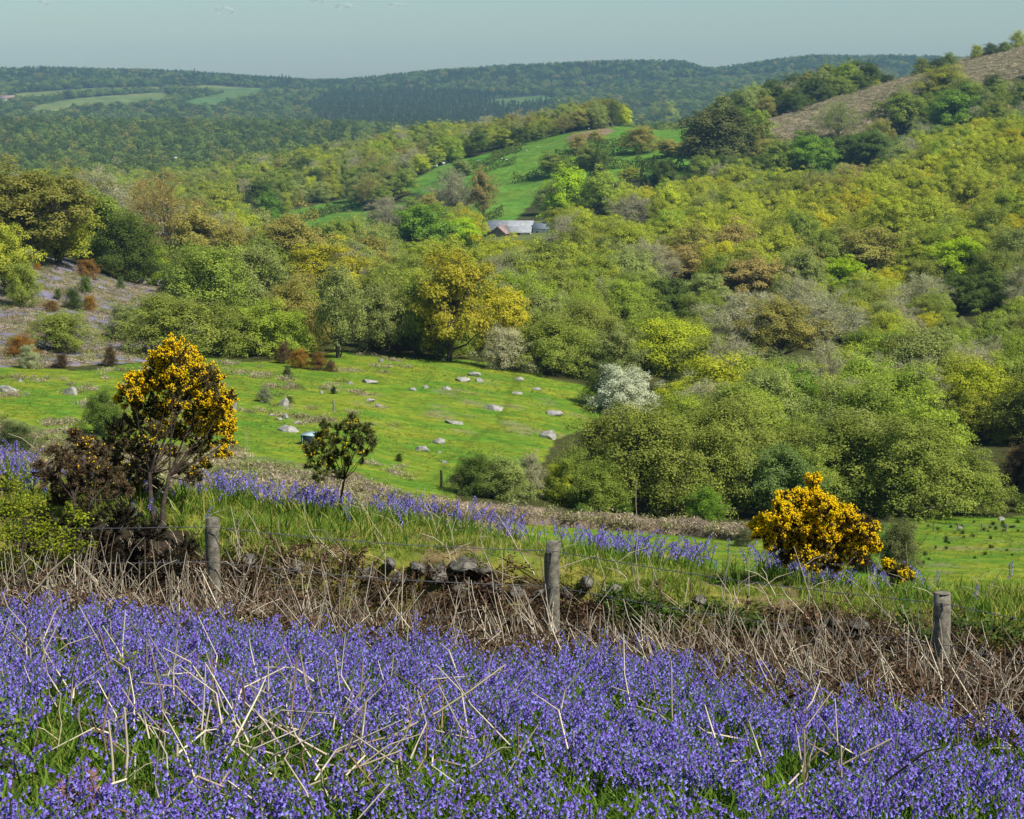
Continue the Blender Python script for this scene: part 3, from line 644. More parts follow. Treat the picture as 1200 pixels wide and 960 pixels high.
# keep the view to the farm open
keep &= ~((U > 562) & (U < 660) & (V > 262) & (Y < 655) & (topv < 277))
poke = (Y > 560) & (Y < 1060) & inpoly(U, topv+5, MOOR) & (r.random(len(X)) < .93); keep &= ~poke
for f in FIELDS: keep &= ~((Y > 330) & (Y < 1300) & (inpoly(U, topv+3, f) | inpoly(U, topv*.5+V*.5, f) | inpoly(U, topv*.75+V*.25, f) | inpoly(U, topv*.25+V*.75, f)) & (r.random(len(X)) < .95))
X, Y, Z, U, V, ht, con, topv, spc = [a_[keep] for a_ in (X, Y, Z, U, V, ht, con, topv, spc)]
NZ = fbm(X/35+11, Y/35, 3); q = r.random(len(X))
def wpick(k, tbl):
    t = sum(b for a, b in tbl); k = k*t
    for a, b in tbl:
        if k < b: return a
        k -= b
    return tbl[-1][0]
def choose(i):
    y, u, v, n, k = Y[i], U[i], V[i], NZ[i], q[i]; k2 = (k*7919) % 1; k3 = (k*104729) % 1
    if y > 1250:
        if con[i] or (y > 4200 and n > .5): return 'conifer', 'dark'
        return ('dense' if k < .6 else 'oak'), wpick(k2, [('midgreen', 2), ('dark', 5), ('blueg', 1), ('brown', .5)])
    if u > 540 and 330 <= y < 690:                     # oak hillside: oaks high up, sallows and bare trees in the damp hollows
        a = sstep(.36, .52, n+(285-v)/500+.1*(k3-.5))
        if k2 < a:
            return 'oak', wpick(k3, [('olive', 9), ('gold', 1.0 if n > .5 else .3), ('yellowgreen', 1.6), ('brown', .9), ('russet', .25), ('fresh', .8)])
        if k3 > .93: return 'bare', 'grey'
        return wpick(k, [('bush', 5), ('oak', 2)]), wpick(k3/.88, [('sage', 3), ('drab', 3), ('olive', 3), ('fresh', 1.5), ('midgreen', 1)])
    if y < 330 and u > 540:
        if k3 > .9: return 'bare', 'grey'
        return wpick(k2, [('bush', 6), ('birch', 2), ('oak', 1.5)]), wpick(k3/.9, [('sage', 2.5), ('drab', 4), ('olive', 1.5), ('fresh', 2), ('midgreen', 2.5), ('yellowgreen', .5)])
    if y >= 690 and u > 760:                           # belt below the moor
        if k3 > .86: return 'bare', 'grey'
        return wpick(k2, [('dense', 3), ('bush', 2), ('oak', 2)]), wpick(k, [('dark', 4), ('midgreen', 3), ('sage', 1.6), ('blueg', 1.6), ('brown', .6), ('fresh', .6), ('emerald', .6)])
    if y < 330:
        if k3 > .88: return 'bare', 'brown'
        return wpick(k2, [('bush', 4), ('oak', 3)]), wpick(k, [('midgreen', 3), ('brown', 1.5), ('drab', 3), ('olive', 1.5)])
    if k3 > .90: return 'bare', ('grey', 'brown')[int(k*200) % 2]
    if k3 < .02: return 'conifer', 'dark'
    return wpick(k2, [('oak', 4), ('dense', 3), ('bush', 3)]), wpick(k, [('midgreen', 3), ('olive', 3), ('sage', 3), ('dark', 1.2), ('brown', 1.2), ('fresh', 1.2), ('yellowgreen', .4)])
order = np.argsort(-ht/Y); cnt = {}
stuff = {'near': [], 'far': []}
for i in order:
    st, cc = choose(i); wd = (ht[i]*.6+spc[i]*.5)*r.uniform(.9, 1.2)
    if st == 'conifer': wd = ht[i]*.42
    if Y[i] > 1250: wd = spc[i]*1.25 if st != 'conifer' else spc[i]*.7
    if st == "bush": h_ = ht[i]*.85
    else: h_ = ht[i]
    nm = KN[st]; inframe = -40 < U[i] < 1240
    if Y[i] < 1250 and inframe and cnt.get(nm, 0) < 300 - sum(1 for m_ in MAN if KN[m_[4]] == nm):
        cnt[nm] = cnt.get(nm, 0)+1; zz = zone(U[i], V[i]-h_*F/Y[i]*.5, Y[i]); sz = 'tall ' if h_ > (7.2 if Y[i] < 330 else 8.6) else ('small ' if h_ < (5.8 if Y[i] < 330 else 7.2) else '')
        add_tree(st, X[i], Y[i], Z[i], wd, h_, COLS[cc], short(sz+'%s %s %s' % (CW[cc].replace('bare ', ''), KC[st], zz)), sz+'%s %ss %s' % (CW[cc].replace('bare ', ''), KC[st], zz))
    else:
        stuff['far' if Y[i] > 1250 else 'near'].append((X[i], Y[i], Z[i]-.1, wd, h_, st, cc))
print('individual', cnt, 'stuff', {k: len(v) for k, v in stuff.items()})
low = []; lowix = {}
for sname in STY:
    for (c2, t2) in PROTO_LOW[sname]:
        lowix.setdefault(sname, []).append(len(low)); me = c2.mesh('low_crown', M['crown_i']); low.append(me)
hi = []; hiix = {}
for sname in STY:
    for (tm, cm) in PROTO[sname]:
        hiix.setdefault(sname, []).append(len(hi)); me = cm.copy(); me.materials[0] = M['crown_i']; hi.append(me)
for key, nm, lab, ms, ix in (('near', 'hillside_woodland', 'continuous canopy of olive and grey green woods filling the valley sides', hi, hiix), ('far', 'distant_woodland', 'hazy blue green forest covering the distant hills', low, lowix)):
    L_ = stuff[key]
    if not L_: continue
    P_ = [(a[0], a[1], a[2]) for a in L_]; S_ = [(a[3], a[3], a[4]) for a in L_]
    I_ = [ix[a[5]][rnd.randrange(len(ix[a[5]]))] for a in L_]; R_ = [(0, 0, rnd.uniform(0, 6.28)) for a in L_]
    T_ = np.array([COLS[a[6]] for a in L_])*np.random.default_rng(2).uniform(.85, 1.15, (len(L_), 1))
    scatter(nm, P_, R_, S_, ms, I_, lab, T_, 'woodland')
#@@NEXT
# ------------------------------------------------------------------ near plants: prototypes
def unit(v): v = np.asarray(v, float); return v/(np.linalg.norm(v)+1e-9)
def bluebell(seed):
    r = np.random.default_rng(seed); a, b = MB(), MB(); h = r.uniform(.27, .38); th = r.uniform(0, 6.28)
    dx, dy = math.cos(th), math.sin(th); t = np.linspace(0, 1, 8); arch = h*.28
    sx = arch*t**3.2; sz = h*(t-.13*t**5); st = np.stack([sx*dx+r.normal(0, .003, 8), sx*dy, sz], 1)
    b.tube(st, [.0028]*5+[.002]*3, 4)
    nb = r.integers(8, 13)
    for i in range(nb):
        tt = .60+.40*i/(nb-1); k = tt*7; j = min(6, int(k)); base = st[j]*(1-(k-j))+st[j+1]*(k-j)
        side = (1 if i % 2 else -1)*r.uniform(.3, 1.0); o = unit([dx*.8-dy*side, dy*.8+dx*side, .25]); out = base+o*r.uniform(.010, .017)
        b.tube([base, out], .0011, 3)
        L = .0165*(1.1-.35*(tt-.6)/.4)*r.uniform(.9, 1.15); dn = unit(o*.45+np.array([0, 0, -1])+r.normal(0, .15, 3))
        ax = unit(np.cross(dn, [1, .3, .2])); ay = np.cross(dn, ax); ring = []
        for (f, rad) in ((0, .0017), (.3, .0036), (.8, .0039), (1.0, .0070), ):
            for s in range(6):
                an = s*math.pi/3; rr = rad*(1 if f < 1 or True else 1)
                ring.append(out+dn*L*f*(1 if f < 1 else (1.0 if s % 2 else .93))+(ax*math.cos(an)+ay*math.sin(an))*rr*1.12)
        q = [(6*m+s, 6*m+(s+1) % 6, 6*m+6+(s+1) % 6, 6*m+6+s) for m in range(3) for s in range(6)]
        a.add(ring, q, var=float(r.random())*.75+np.repeat([0, .08, .25], 6))
    return a, b
def blades(mb, r, n, h, wd, spread, bend=.5, seg=3):
    for _ in range(n):
        th = r.uniform(0, 6.28); d = np.array([math.cos(th), math.sin(th), 0]); s = np.array([-d[1], d[0], 0])
        base = np.array([r.normal(0, spread), r.normal(0, spread), -.01]); hh = h*r.uniform(.6, 1.2); bb = bend*r.uniform(.2, 1.3)*hh
        ts = np.linspace(0, 1, seg+1); p = base+d*(bb*ts**2)[:, None]+np.array([0, 0, 1])*(hh*(ts-.25*bend*ts**3))[:, None]
        w_ = wd*r.uniform(.7, 1.2)*np.array([.7]+[1]*(seg-1)+[.12])*.5
        v = np.stack([p-s*w_[:, None], p+s*w_[:, None]], 1).reshape(-1, 3)
        mb.add(v, [(2*i, 2*i+1, 2*i+3, 2*i+2) for i in range(seg)], var=float(r.random()))
    return mb
def join_mesh(parts, name):
    """several (MB, material) as one mesh with several slots"""
    mb = MB(); mats = []; idx = []
    for k, (b, m) in enumerate(parts): mats.append(m)
    nq = []; allb = MB()
    V = []; Q = []; VQ = []; MI = []; n = 0
    for k, (b, m) in enumerate(parts):
        V += b.v; off = n
        for qq, vv in zip(b.q, b.vq): Q.append(qq+off); VQ.append(vv); MI.append(np.full(len(qq), k))
        n += b.n
    allb.v = V; allb.q = Q; allb.vq = VQ; allb.n = n
    me = allb.mesh(name)
    for m in mats: me.materials.append(m)
    me.polygons.foreach_set('material_index', np.concatenate(MI).astype(np.int32)); return me
BB = []
for i in range(7):
    a_, b_ = bluebell(40+i); r = np.random.default_rng(i); blades(b_, r, 3, .2, .011, .012, .7); BB.append(join_mesh([(a_, M['petal_blue']), (b_, M['green_stem'])], 'bluebell_%d' % i))
LEAFT = [blades(MB(), np.random.default_rng(60+i), 11, .24, .011, .03, .6).mesh('strap_leaves', M['green_stem']) for i in range(3)]
TURF = [blades(MB(), np.random.default_rng(70+i), 22, .09, .0045, .035, .7, 2).mesh('turf_tuft', M['grass']) for i in range(4)]
TALL = [blades(MB(), np.random.default_rng(80+i), 20, .26, .006, .04, .6).mesh('tall_tuft', M['grass']) for i in range(3)]
def stem_proto(seed, fork=False):
    r = np.random.default_rng(seed); mb = MB(); n = 7; t = np.linspace(0, 1, n); p = np.stack([np.cumsum(r.normal(0, .014, n)), np.cumsum(r.normal(0, .014, n)), t], 1); p[:, :2] -= p[0, :2]
    if fork: p[4:, 0] += np.array([.06, .16, .26]); p[4:, 2] -= np.array([.02, .06, .12])
    mb.tube(p, .0062*(1-.5*t), 4)
    for _ in range(r.integers(0, 4)):
        k = r.integers(2, 6); d = unit(r.normal(size=3)+[0, 0, .3])*r.uniform(.1, .3); mb.tube([p[k], p[k]+d*.5, p[k]+d+[0, 0, -.04]], [.003, .0025, .0015], 3)
    return mb
STEM = [stem_proto(90+i, i % 3 == 2).mesh('bracken_stem', M['straw']) for i in range(9)]
def litter_proto(seed):
    r = np.random.default_rng(seed); mb = MB()
    for _ in range(7):                                         # curled dead fronds
        d = unit(r.normal(size=3)*[1, 1, .3]); c0 = r.normal(0, .05, 3)*[1, 1, .5]+[0, 0, .03]; p = np.array([c0+d*s_-np.array([0, 0, 1])*s_*s_*1.5 for s_ in np.linspace(0, .2, 5)])
        mb.tube(p, .0022, 3); k = 16; cc = p[r.integers(0, 5, k)]+r.normal(0, .014, (k, 3)); mb.leaves(cc, r.normal(size=(k, 3)), .03, .012, r)
    return mb
def straw_proto(seed):
    r = np.random.default_rng(seed); mb = MB(); k = r.uniform(.35, .8); d = r.normal(0, .10, 2); e = d*k+r.normal(0, .22, 2)*(1-k)
    mb.tube([(0, 0, 0), (d[0]*k*.5, d[1]*k*.5, k*.5), (d[0]*k, d[1]*k, k), (e[0], e[1], k+(1-k)*.85)], [.0062, .006, .0055, .0035], 4)
    return mb
STRAW = [straw_proto(150+i).mesh('straw', M['straw']) for i in range(8)]
LIT = [litter_proto(120+i).mesh('frond_litter', M['litter']) for i in range(4)]

# ------------------------------------------------------------------ near scatter
r = np.random.default_rng(5)
def near_pts(n, y0, y1, m=.34, add=1.2):
    y = np.sqrt(r.uniform(y0**2, y1**2, n)); x = r.uniform(-1, 1, n)*(m*y+add*.5); return x, y
VB = ([-200, 0, 200, 400, 600, 700, 800, 900, 1000, 1100, 1200, 1400], [738, 742, 754, 772, 788, 798, 808, 832, 858, 878, 902, 935])
def euler_up(n, tilt=.12): return np.stack([r.normal(0, tilt, n), r.normal(0, tilt, n), r.uniform(0, 6.28, n)], 1)
x, y = near_pts(33000, 4.6, 14.0); z = H(x, y); u, v = proj(x, y, z); t = y-y_fence(x)
n1 = fbm(x*1.3+4, y*1.3, 3); n2 = fbm(x*3.1, y*3.1+7, 3)
lim = np.interp(u, *VB)+(n1-.5)*46
k = (v > lim) & (t < -.05)
dens = np.clip((n2-.38)*5, .08, 1)*.8*np.clip((v-lim)/30+.35, 0, 1)
tangle = np.exp(-(((u-330)/190)**2+((v-930)/75)**2)*1.1); patch = np.exp(-(((u-78)/50)**2+((v-925)/80)**2)*1.3)
dens = dens*(1-.62*tangle)*(1-.97*np.clip(patch*1.4, 0, 1))
dens *= 1-.45*np.exp(-(((u-600)/80)**2+((v-930)/30)**2))
k &= r.random(len(x)) < dens
n = k.sum(); print('bluebells', n)
scatter('bluebells', np.stack([x, y, z], 1)[k], euler_up(n), r.uniform(.66, 1.02, n), BB, r.integers(0, len(BB), n), 'dense violet blue carpet of bluebells filling the meadow in front of the wire fence', cat='bluebells')
kk = (v > lim-8) & (t < .1) & (r.random(len(x)) < .5); n = kk.sum()
scatter('bluebell_leaves', np.stack([x, y, z], 1)[kk], euler_up(n, .2), r.uniform(.4, .85, n), LEAFT+TURF[:1], r.integers(0, 4, n), 'strap shaped green leaves and grass between the bluebell stems', cat='leaves')
# turf on the bank
x, y = near_pts(34000, 11.2, 21.5, .33, 1.6); z = H(x, y); u, v = proj(x, y, z); t = y-y_fence(x)
holl = (u > 22) & (u < 232) & (v > 596) & (t < 1.8)
k = ~holl & (t > .48+.3*(fbm(x*1.3, y*1.3, 4)-.5)) & (t < 5.2) & (r.random(len(x)) < np.clip((fbm(x*2, y*2+3, 3)-.36)*4, .08, 1)); n = k.sum()
big = np.clip(.65+1.1*(fbm(x*1.1, y*1.1, 2)-.4)+np.clip((u-1020)/180, 0, 1)*.7+np.exp(-((u-260)/110)**2)*.4, .5, 2.0)[k]
scatter('bank_grass', np.stack([x, y, z], 1)[k], euler_up(n, .2), big*r.uniform(.7, 1.25, n), TURF, r.integers(0, 4, n), 'short bright green turf covering the top of the hedge bank', cat='grass')
k2 = ~holl & (t > 1.0) & (t < 5) & (r.random(len(x)) < .02+.25*np.clip((u-1000)/150, 0, 1)+.14*np.exp(-((u-250)/120)**2)+.15*np.exp(-((u-470)/60)**2)*(t > 1.8)); n = k2.sum()
scatter('long_grass', np.stack([x, y, z], 1)[k2], euler_up(n, .2), r.uniform(.5, 1.1, n), TALL+LEAFT, r.integers(0, 6, n), 'longer fresh grass and bluebell leaves tufted along the crest of the bank', cat='grass')
# bluebells along the crest
ucl = ([-200, 0, 45, 60, 90, 130, 160, 250, 330, 400, 430, 445, 480, 560, 600, 640, 700, 740, 760, 800, 900, 960, 1010, 1060, 1080, 1110, 1300], [.6, .8, .9, .1, .5, .2, .5, .8, .8, .9, .4, .6, 1, .9, .45, .5, 1, .8, .35, 1, 1, .9, .25, .5, .05, .01, .01])
cw_ = np.interp(u, *ucl); band = np.exp(-((t-3.2-.5*(fbm(x*.8, x*.3+5, 2)-.5)*2)/.55)**2)
k3 = (r.random(len(x)) < cw_*band*.85*np.clip((fbm(x*2.2+5, y*2.2, 2)-.33)*6, 0, 1)) | ((t > .7) & (t < 2.6) & (r.random(len(x)) < .004)); n = k3.sum(); print('crest bells', n)
scatter('crest_bluebells', np.stack([x, y, z], 1)[k3], euler_up(n, .15), r.uniform(.7, 1.05, n), BB, r.integers(0, len(BB), n), 'straggling line of bluebells flowering along the crest of the hedge bank', cat='bluebells')
# dead bracken thatch between meadow and bank
def straw_tint(n, a=.5): 
    c = np.array([(.66, .57, .42), (.50, .42, .32), (.36, .28, .19), (.22, .15, .09)]); w_ = r.choice(4, n, p=[.42, .25, .18, .15]); return c[w_]*r.uniform(.75, 1.15, (n, 1))
x, y = near_pts(60000, 8.2, 14.6, .33, 1.4); z = H(x, y); u, v = proj(x, y, z); t = y-y_fence(x); lim = np.interp(u, *VB)
belt = (v < lim+16) & (t < .55)
k = belt & (r.random(len(x)) < .2*np.clip((fbm(x*1.5+20, y*1.5, 2)-.2)*3, .3, 1)); n = k.sum(); print('stems', n)
rot = np.stack([r.normal(-.05, .35, n), r.normal(-.62, .5, n), r.normal(0, .5, n)], 1); flat = r.random(n) < .3; rot[flat, 1] = r.choice([-1, 1], flat.sum())*r.uniform(1.1, 1.5, flat.sum())
ln = r.uniform(.22, .66, n)
scatter('dead_bracken', np.stack([x, y, z-.02], 1)[k], rot, np.stack([ln*0+.66, ln*0+.66, ln], 1), STEM[:6]+STRAW, r.integers(0, 14, n), 'tangled thatch of dead straw coloured bracken stems along the foot of the bank', straw_tint(n)*np.where(r.random((n, 1)) < .6, 1.0, .62), 'dead bracken')
k = belt & (r.random(len(x)) < .13); n = k.sum()
scatter('bracken_litter', np.stack([x, y, z+.02], 1)[k], euler_up(n, .5), r.uniform(.7, 1.4, n), LIT, r.integers(0, 4, n), 'brown curled bracken fronds lying under the dead stems', np.array([.11, .07, .042])*r.uniform(.5, 1.7, (n, 1)), 'dead bracken')
# straw tangle low in the meadow
x, y = near_pts(40000, 4.6, 9.5, .33, 1); z = H(x, y); u, v = proj(x, y, z)
tg = np.exp(-(((u-330)/200)**2+((v-935)/60)**2)*1.1)+.5*np.exp(-(((u-60)/70)**2+((v-810)/45)**2))+.4*np.exp(-(((u-960)/80)**2+((v-960)/30)**2))
k = r.random(len(x)) < tg*.075; n = k.sum(); ln = r.uniform(.14, .40, n); ln = np.stack([ln*0+.74, ln*0+.74, ln], 1); print('tangle', n)
rot = np.stack([r.normal(0, .4, n), r.choice([-1, 1], n)*r.uniform(.0, 1.0, n)**1.5*1.45, r.normal(0, .6, n)], 1)
scatter('straw_tangle', np.stack([x, y, z+.06+.16*r.random(len(x))], 1)[k], rot, ln, STRAW, r.integers(0, len(STRAW), n), 'pale broken bracken straw tangled over the bluebells at bottom left', np.minimum(straw_tint(n)*1.12, .8), 'dead bracken')
k = (np.exp(-(((u-78)/55)**2+((v-925)/70)**2)*1.2)*.5 > r.random(len(x))); n = k.sum()
scatter('rough_grass', np.stack([x, y, z], 1)[k], euler_up(n, .25), r.uniform(.7, 1.3, n), TURF, r.integers(0, 4, n), 'gap of rough grass in the bluebells at the bottom left corner', cat='grass')

# ------------------------------------------------------------------ single dead stalks
def hitn(u, v, D0=4.5, D1=24): return hit(u, v, D0, D1, 900)
def stalk(ub, vb, ut, vt, rad=.005, tint=(.58, .47, .30), label=None, name='bracken_stalk', fork=0, lift=0):
    bx, by, bz = hitn(ub, vb); tp = pt(ut, vt, by*(1-lift)); r_ = np.random.default_rng(int(ub*7+vb)); b = np.array([bx, by, bz-.03]); n = 6; t = np.linspace(0, 1, n)[:, None]
    L = np.linalg.norm(tp-b); P_ = b+(tp-b)*t+r_.normal(0, .012*L**.5, (n, 3))*np.array([1, 1, .3])*(t*(1.05-t)*4)-b
    mb = MB().tube(P_, rad*(1-.45*t[:, 0]), 5, cap=True)
    for f in range(fork):
        k_ = r_.integers(2, 5); d = np.array([r_.choice([-1, 1])*.1, .02, .07])*r_.uniform(.8, 1.8); mb.tube([P_[k_], P_[k_]+d*.6, P_[k_]+d+[d[0]*.3, 0, -.01]], [rad*.6, rad*.5, rad*.3], 4)
    o = mb.build(name, M['straw_o']); o.location = b; o.color = tuple(np.array(tint)*r_.uniform(.8, 1.1))+(1,)
    tag(o, label, 'dead stalk'); return o
NAMED = [(385,905,592,779,.0055,0,'long straw stalk lying diagonally across the middle of the bluebells'),(-5,732,82,650,.006,0,'long pale stalk slanting up from the left edge through the bracken'),(20,830,60,760,.006,1,'pale stalk leaning right at the left edge of the bluebells'),
 (33,838,57,773,.006,0,'bright broad stalk crossing another at the left edge'),(608,958,607,848,.005,0,'upright dark stemmed stalk at bottom centre'),(650,957,636,866,.005,0,'kinked pale stalk right of the bottom centre one'),(858,960,850,905,.007,1,'forked pale stalk at the bottom right of centre'),
 (925,958,955,868,.006,0,'stalk leaning right in the lower right bluebells'),(790,890,786,775,.005,1,'upright stalk group member right of the middle post'),(447,860,461,765,.0045,0,'thin upright stalk left of the middle of the bluebells'),(1195,883,1172,765,.005,0,'tall thin stalk at the right edge below the third post'),
 (975,770,930,640,.0045,2,'dead branching stalk in front of the orange gorse'),(906,665,912,650,.004,0,'short broken pale stalk left of the orange gorse'),(746,705,746,562,.0035,0,'very tall thin dead stem standing on the bank right of the middle post'),
 (455,735,452,640,.004,1,'dead stalk over the bank stones'),(590,720,587,632,.005,2,'bent over dead stalk left of the middle post'),(730,770,700,650,.005,0,'dead stalk leaning against the middle post'),(1085,690,1062,635,.004,1,'forked pale stalk on the bank left of the third post'),
 (1152,690,1147,645,.004,1,'crooked pale stalk on the bank right of the third post'),(300,560,288,500,.005,2,'pale broken stalk rising behind the bank crest'),(330,600,345,548,.005,1,'bleached stalk beside the small gorse'),(128,905,146,830,.007,0,'thick pale stalk near the bottom left corner'),
 (132,955,127,845,.007,0,'thick upright straw stalk at bottom left'),(147,958,146,829,.007,0,'tallest upright straw stalk at bottom left'),(205,960,208,872,.008,0,'stout broken straw stalk at bottom left'),(175,700,128,660,.005,0,'stalk leaning left in front of the dark hollow'),
 (560,955,630,850,.0045,0,'thin stalk leaning right across the lower bluebells'),(240,960,470,880,.006,1,'long stalk lying low across the straw tangle'),(500,640,520,600,.004,1,'dry stalk on the crest among bluebells'),(1010,690,1032,640,.004,1,'pale bent twig right of the orange gorse')]
for (a1, b1, a2, b2, rd, fk, lab) in NAMED: stalk(a1, b1, a2, b2, rd, label=lab, fork=fk, tint=(.60, .50, .33) if 'dark' not in lab else (.3, .2, .12))
for i in range(64):
    ub = rnd.uniform(10, 1195); vb = rnd.uniform(max(np.interp(ub, *VB), 780)+5, 955); hp = rnd.uniform(25, 95)*(vb/900); le = rnd.uniform(-.35, .35)*hp
    zz = 'left' if ub < 400 else ('middle' if ub < 800 else 'right'); dp = 'near' if vb > 880 else 'far'
    lean = 'leaning left' if le < -.12*hp else ('leaning right' if le > .12*hp else 'standing upright')
    o = stalk(ub, vb, ub+le, vb-hp, rnd.uniform(.0026, .0048), fork=rnd.choice([0, 0, 1]), tint=rnd.choice([(.62, .52, .35), (.5, .42, .3), (.32, .22, .13)]), label=short(('tall' if hp > 70 else 'short')+' dry bracken stalk %s in the %s part of the bluebells, %s side' % (lean, {'near': 'nearest', 'far': 'far'}[dp], zz)))
    o['group'] = 'dead stalks %s in the bluebells, %s %s' % (lean, dp, zz)
for i in range(34):
    ub = rnd.uniform(0, 1195); vb = float(np.interp(ub, *VC))+rnd.uniform(0, 40); hp = rnd.uniform(18, 52); le = rnd.uniform(-.8, .8)*hp
    o = stalk(ub, vb, ub+le, vb-hp, rnd.uniform(.003, .005), fork=rnd.choice([0, 1, 2]), tint=rnd.choice([(.62, .54, .38), (.5, .42, .3)]), label=short('%s bleached stalk %s on the bank crest, %s' % ('tall' if hp > 38 else ('short' if hp < 27 else 'middling'), ('leaning left' if le < 0 else 'leaning right') if abs(le) > .3*hp else 'standing', 'left of the small gorse' if ub < 395 else ('between the small gorse and the middle post' if ub < 648 else ('between the middle post and the orange gorse' if ub < 900 else 'right of the orange gorse')))))
    o['group'] = 'bleached stalks along the bank crest'

# ------------------------------------------------------------------ bank stones
def ico(sub):
    import bmesh
    bm = bmesh.new(); bmesh.ops.create_icosphere(bm, subdivisions=sub, radius=1); v = np.array([p.co[:] for p in bm.verts]); f = np.array([[q.index for q in fc.verts] for fc in bm.faces]); bm.free(); return v, f
IV, IF = ico(4)
def boulder(name, c, size, mat, seed, label, group=None, rz=0, cat='boulder', sq=.55):
    r_ = np.random.default_rng(seed); v = IV.copy()
    for _ in range(9):                                     # chop flat faces
        d = unit(r_.normal(size=3)); lim_ = r_.uniform(.5, .85); h = v@d; v = v-np.outer(np.maximum(h-lim_, 0), d)
    nz = fbm(v[:, 0]*2.2+seed, v[:, 1]*2.2+v[:, 2]*1.7, 4)-.5; v = v*(1+.28*nz)[:, None]
    v = v/np.abs(v).max(0)*np.array(size)*.5
    mb = MB().add(v, None, IF); o = mb.build(name, mat, smooth=False); o.location = c; o.rotation_euler = (r_.normal(0, .08), r_.normal(0, .08), rz); tag(o, label, cat, group); return o
BS = [(545,660,46,20,'dark lichen crusted stone at the top of the bank gap'),(566,668,38,18,'pale flat stone in the middle of the bank wall'),(578,688,42,26,'grey block under the pale flat stone'),(513,670,34,26,'mossy dark stone left in the bank gap'),(489,664,26,20,'rounded brown stone left of the mossy one'),
      (456,658,18,20,'small grey stone at the left end of the exposed wall'),(467,676,28,26,'dark lower stone at the left end of the exposed wall'),(606,690,28,22,'light grey stone left of the middle post'),(632,694,26,22,'grey stone just left of the middle post'),(664,694,22,22,'whitish stone just right of the middle post'),
      (687,682,22,20,'pale capped stone right of the middle post'),(820,702,24,14,'small stone half hidden in turf right of the middle post'),(1010,731,34,16,'flat pale stone left of the third post'),(982,728,18,12,'small pale stone beside the flat one near the third post'),(540,690,40,28,'dark stone low in the bank wall'),
      (500,700,36,24,'brown stone low in the bank behind the bracken'),(720,690,26,18,'stone under the turf edge behind the middle post'),(430,672,24,20,'shaded stone at the turf edge left of the wall'),(345,660,26,18,'earthy stone under the turf between first post and wall'),(290,655,24,18,'earthy stone beside the first post')]
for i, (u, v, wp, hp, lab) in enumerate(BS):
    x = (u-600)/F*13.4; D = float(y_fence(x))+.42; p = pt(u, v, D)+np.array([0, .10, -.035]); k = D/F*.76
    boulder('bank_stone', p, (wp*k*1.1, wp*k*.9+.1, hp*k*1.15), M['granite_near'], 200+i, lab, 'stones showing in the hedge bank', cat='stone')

# ------------------------------------------------------------------ fence
fence = tag(empty('wire_fence', (0, 12.8, float(H(0, 12.8)))), 'barbed wire fence on short weathered wooden posts in front of the hedge bank', 'fence')
fl = Vector(fence.location)
POSTS = [(-190,600,13.2,.1),(248.5,607,13.0,.1),(648,635,12.8,.1),(1105,695,11.0,.1),(1520,760,9.6,.1)]; tops = []
for i, (u, v, D, dia) in enumerate(POSTS):
    p = pt(u, v, D); zg = float(H(p[0], p[1]))-.25; hgt = p[2]-zg; mb = MB(); n = 14 if i != 1 else 8; zs = np.array([0, .3, .6, .9, 1])*hgt
    rr = [dia*.52]*4+[dia*.5]; ww = np.random.default_rng(i); pts_ = np.stack([ww.normal(0, .004, 5), ww.normal(0, .004, 5), zs], 1); pts_[4, 2] = hgt-.004
    mb.tube(np.vstack([pts_, pts_[-1]+[0, 0, .004]]), rr+[dia*.46], n); v5 = np.array([[math.cos(a)*dia*.46, math.sin(a)*dia*.46, hgt] for a in np.arange(n)*2*math.pi/n])
    mb.add(np.vstack([v5+[0, 0, .001], [[0, 0, hgt+.002]]]), None, [(k, (k+1) % n, n) for k in range(n)])
    if i == 1:
        for b in mb.v: b[:, 1] *= .8
    o = mb.build('fence_post', M['post'], fence); o.location = Vector((p[0], p[1], zg))-fl; tops.append(Vector(p))
    tag(o, [None, 'squarish split post with a weathered flat face', 'round grey post at the middle of the fence', 'short dark round post at the right', None][i])
    for dz in (.05, .3, .55):
        s_ = MB().tube([(-.012, -dia*.54, hgt-dz), (0, -dia*.62, hgt-dz), (.012, -dia*.54, hgt-dz)], .0022, 4).build('staple', M['wire'], o)
for dz in (.05, .3, .55):
    mb = MB(); P_ = []
    for a, b in zip(tops[:-1], tops[1:]):
        for t in np.linspace(0, 1, 12, endpoint=False): P_.append(np.array(a.lerp(b, t))+[0, -.06, -dz-.03*math.sin(math.pi*t)])
    P_ = np.array(P_)-np.array(fl); mb.tube(P_, .0028, 4)
    cum = np.concatenate([[0], np.cumsum(np.linalg.norm(np.diff(P_, axis=0), axis=1))])
    for s_ in np.arange(.1, cum[-1], .13):
        c = np.array([np.interp(s_, cum, P_[:, k]) for k in range(3)])
        mb.tube([c+[-.006, -.012, .014], c+[.006, .012, -.014]], .0016, 3); mb.tube([c+[.008, .012, .014], c+[-.008, -.012, -.014]], .0016, 3)
    mb.build('barbed_wire', M['wire'], fence)

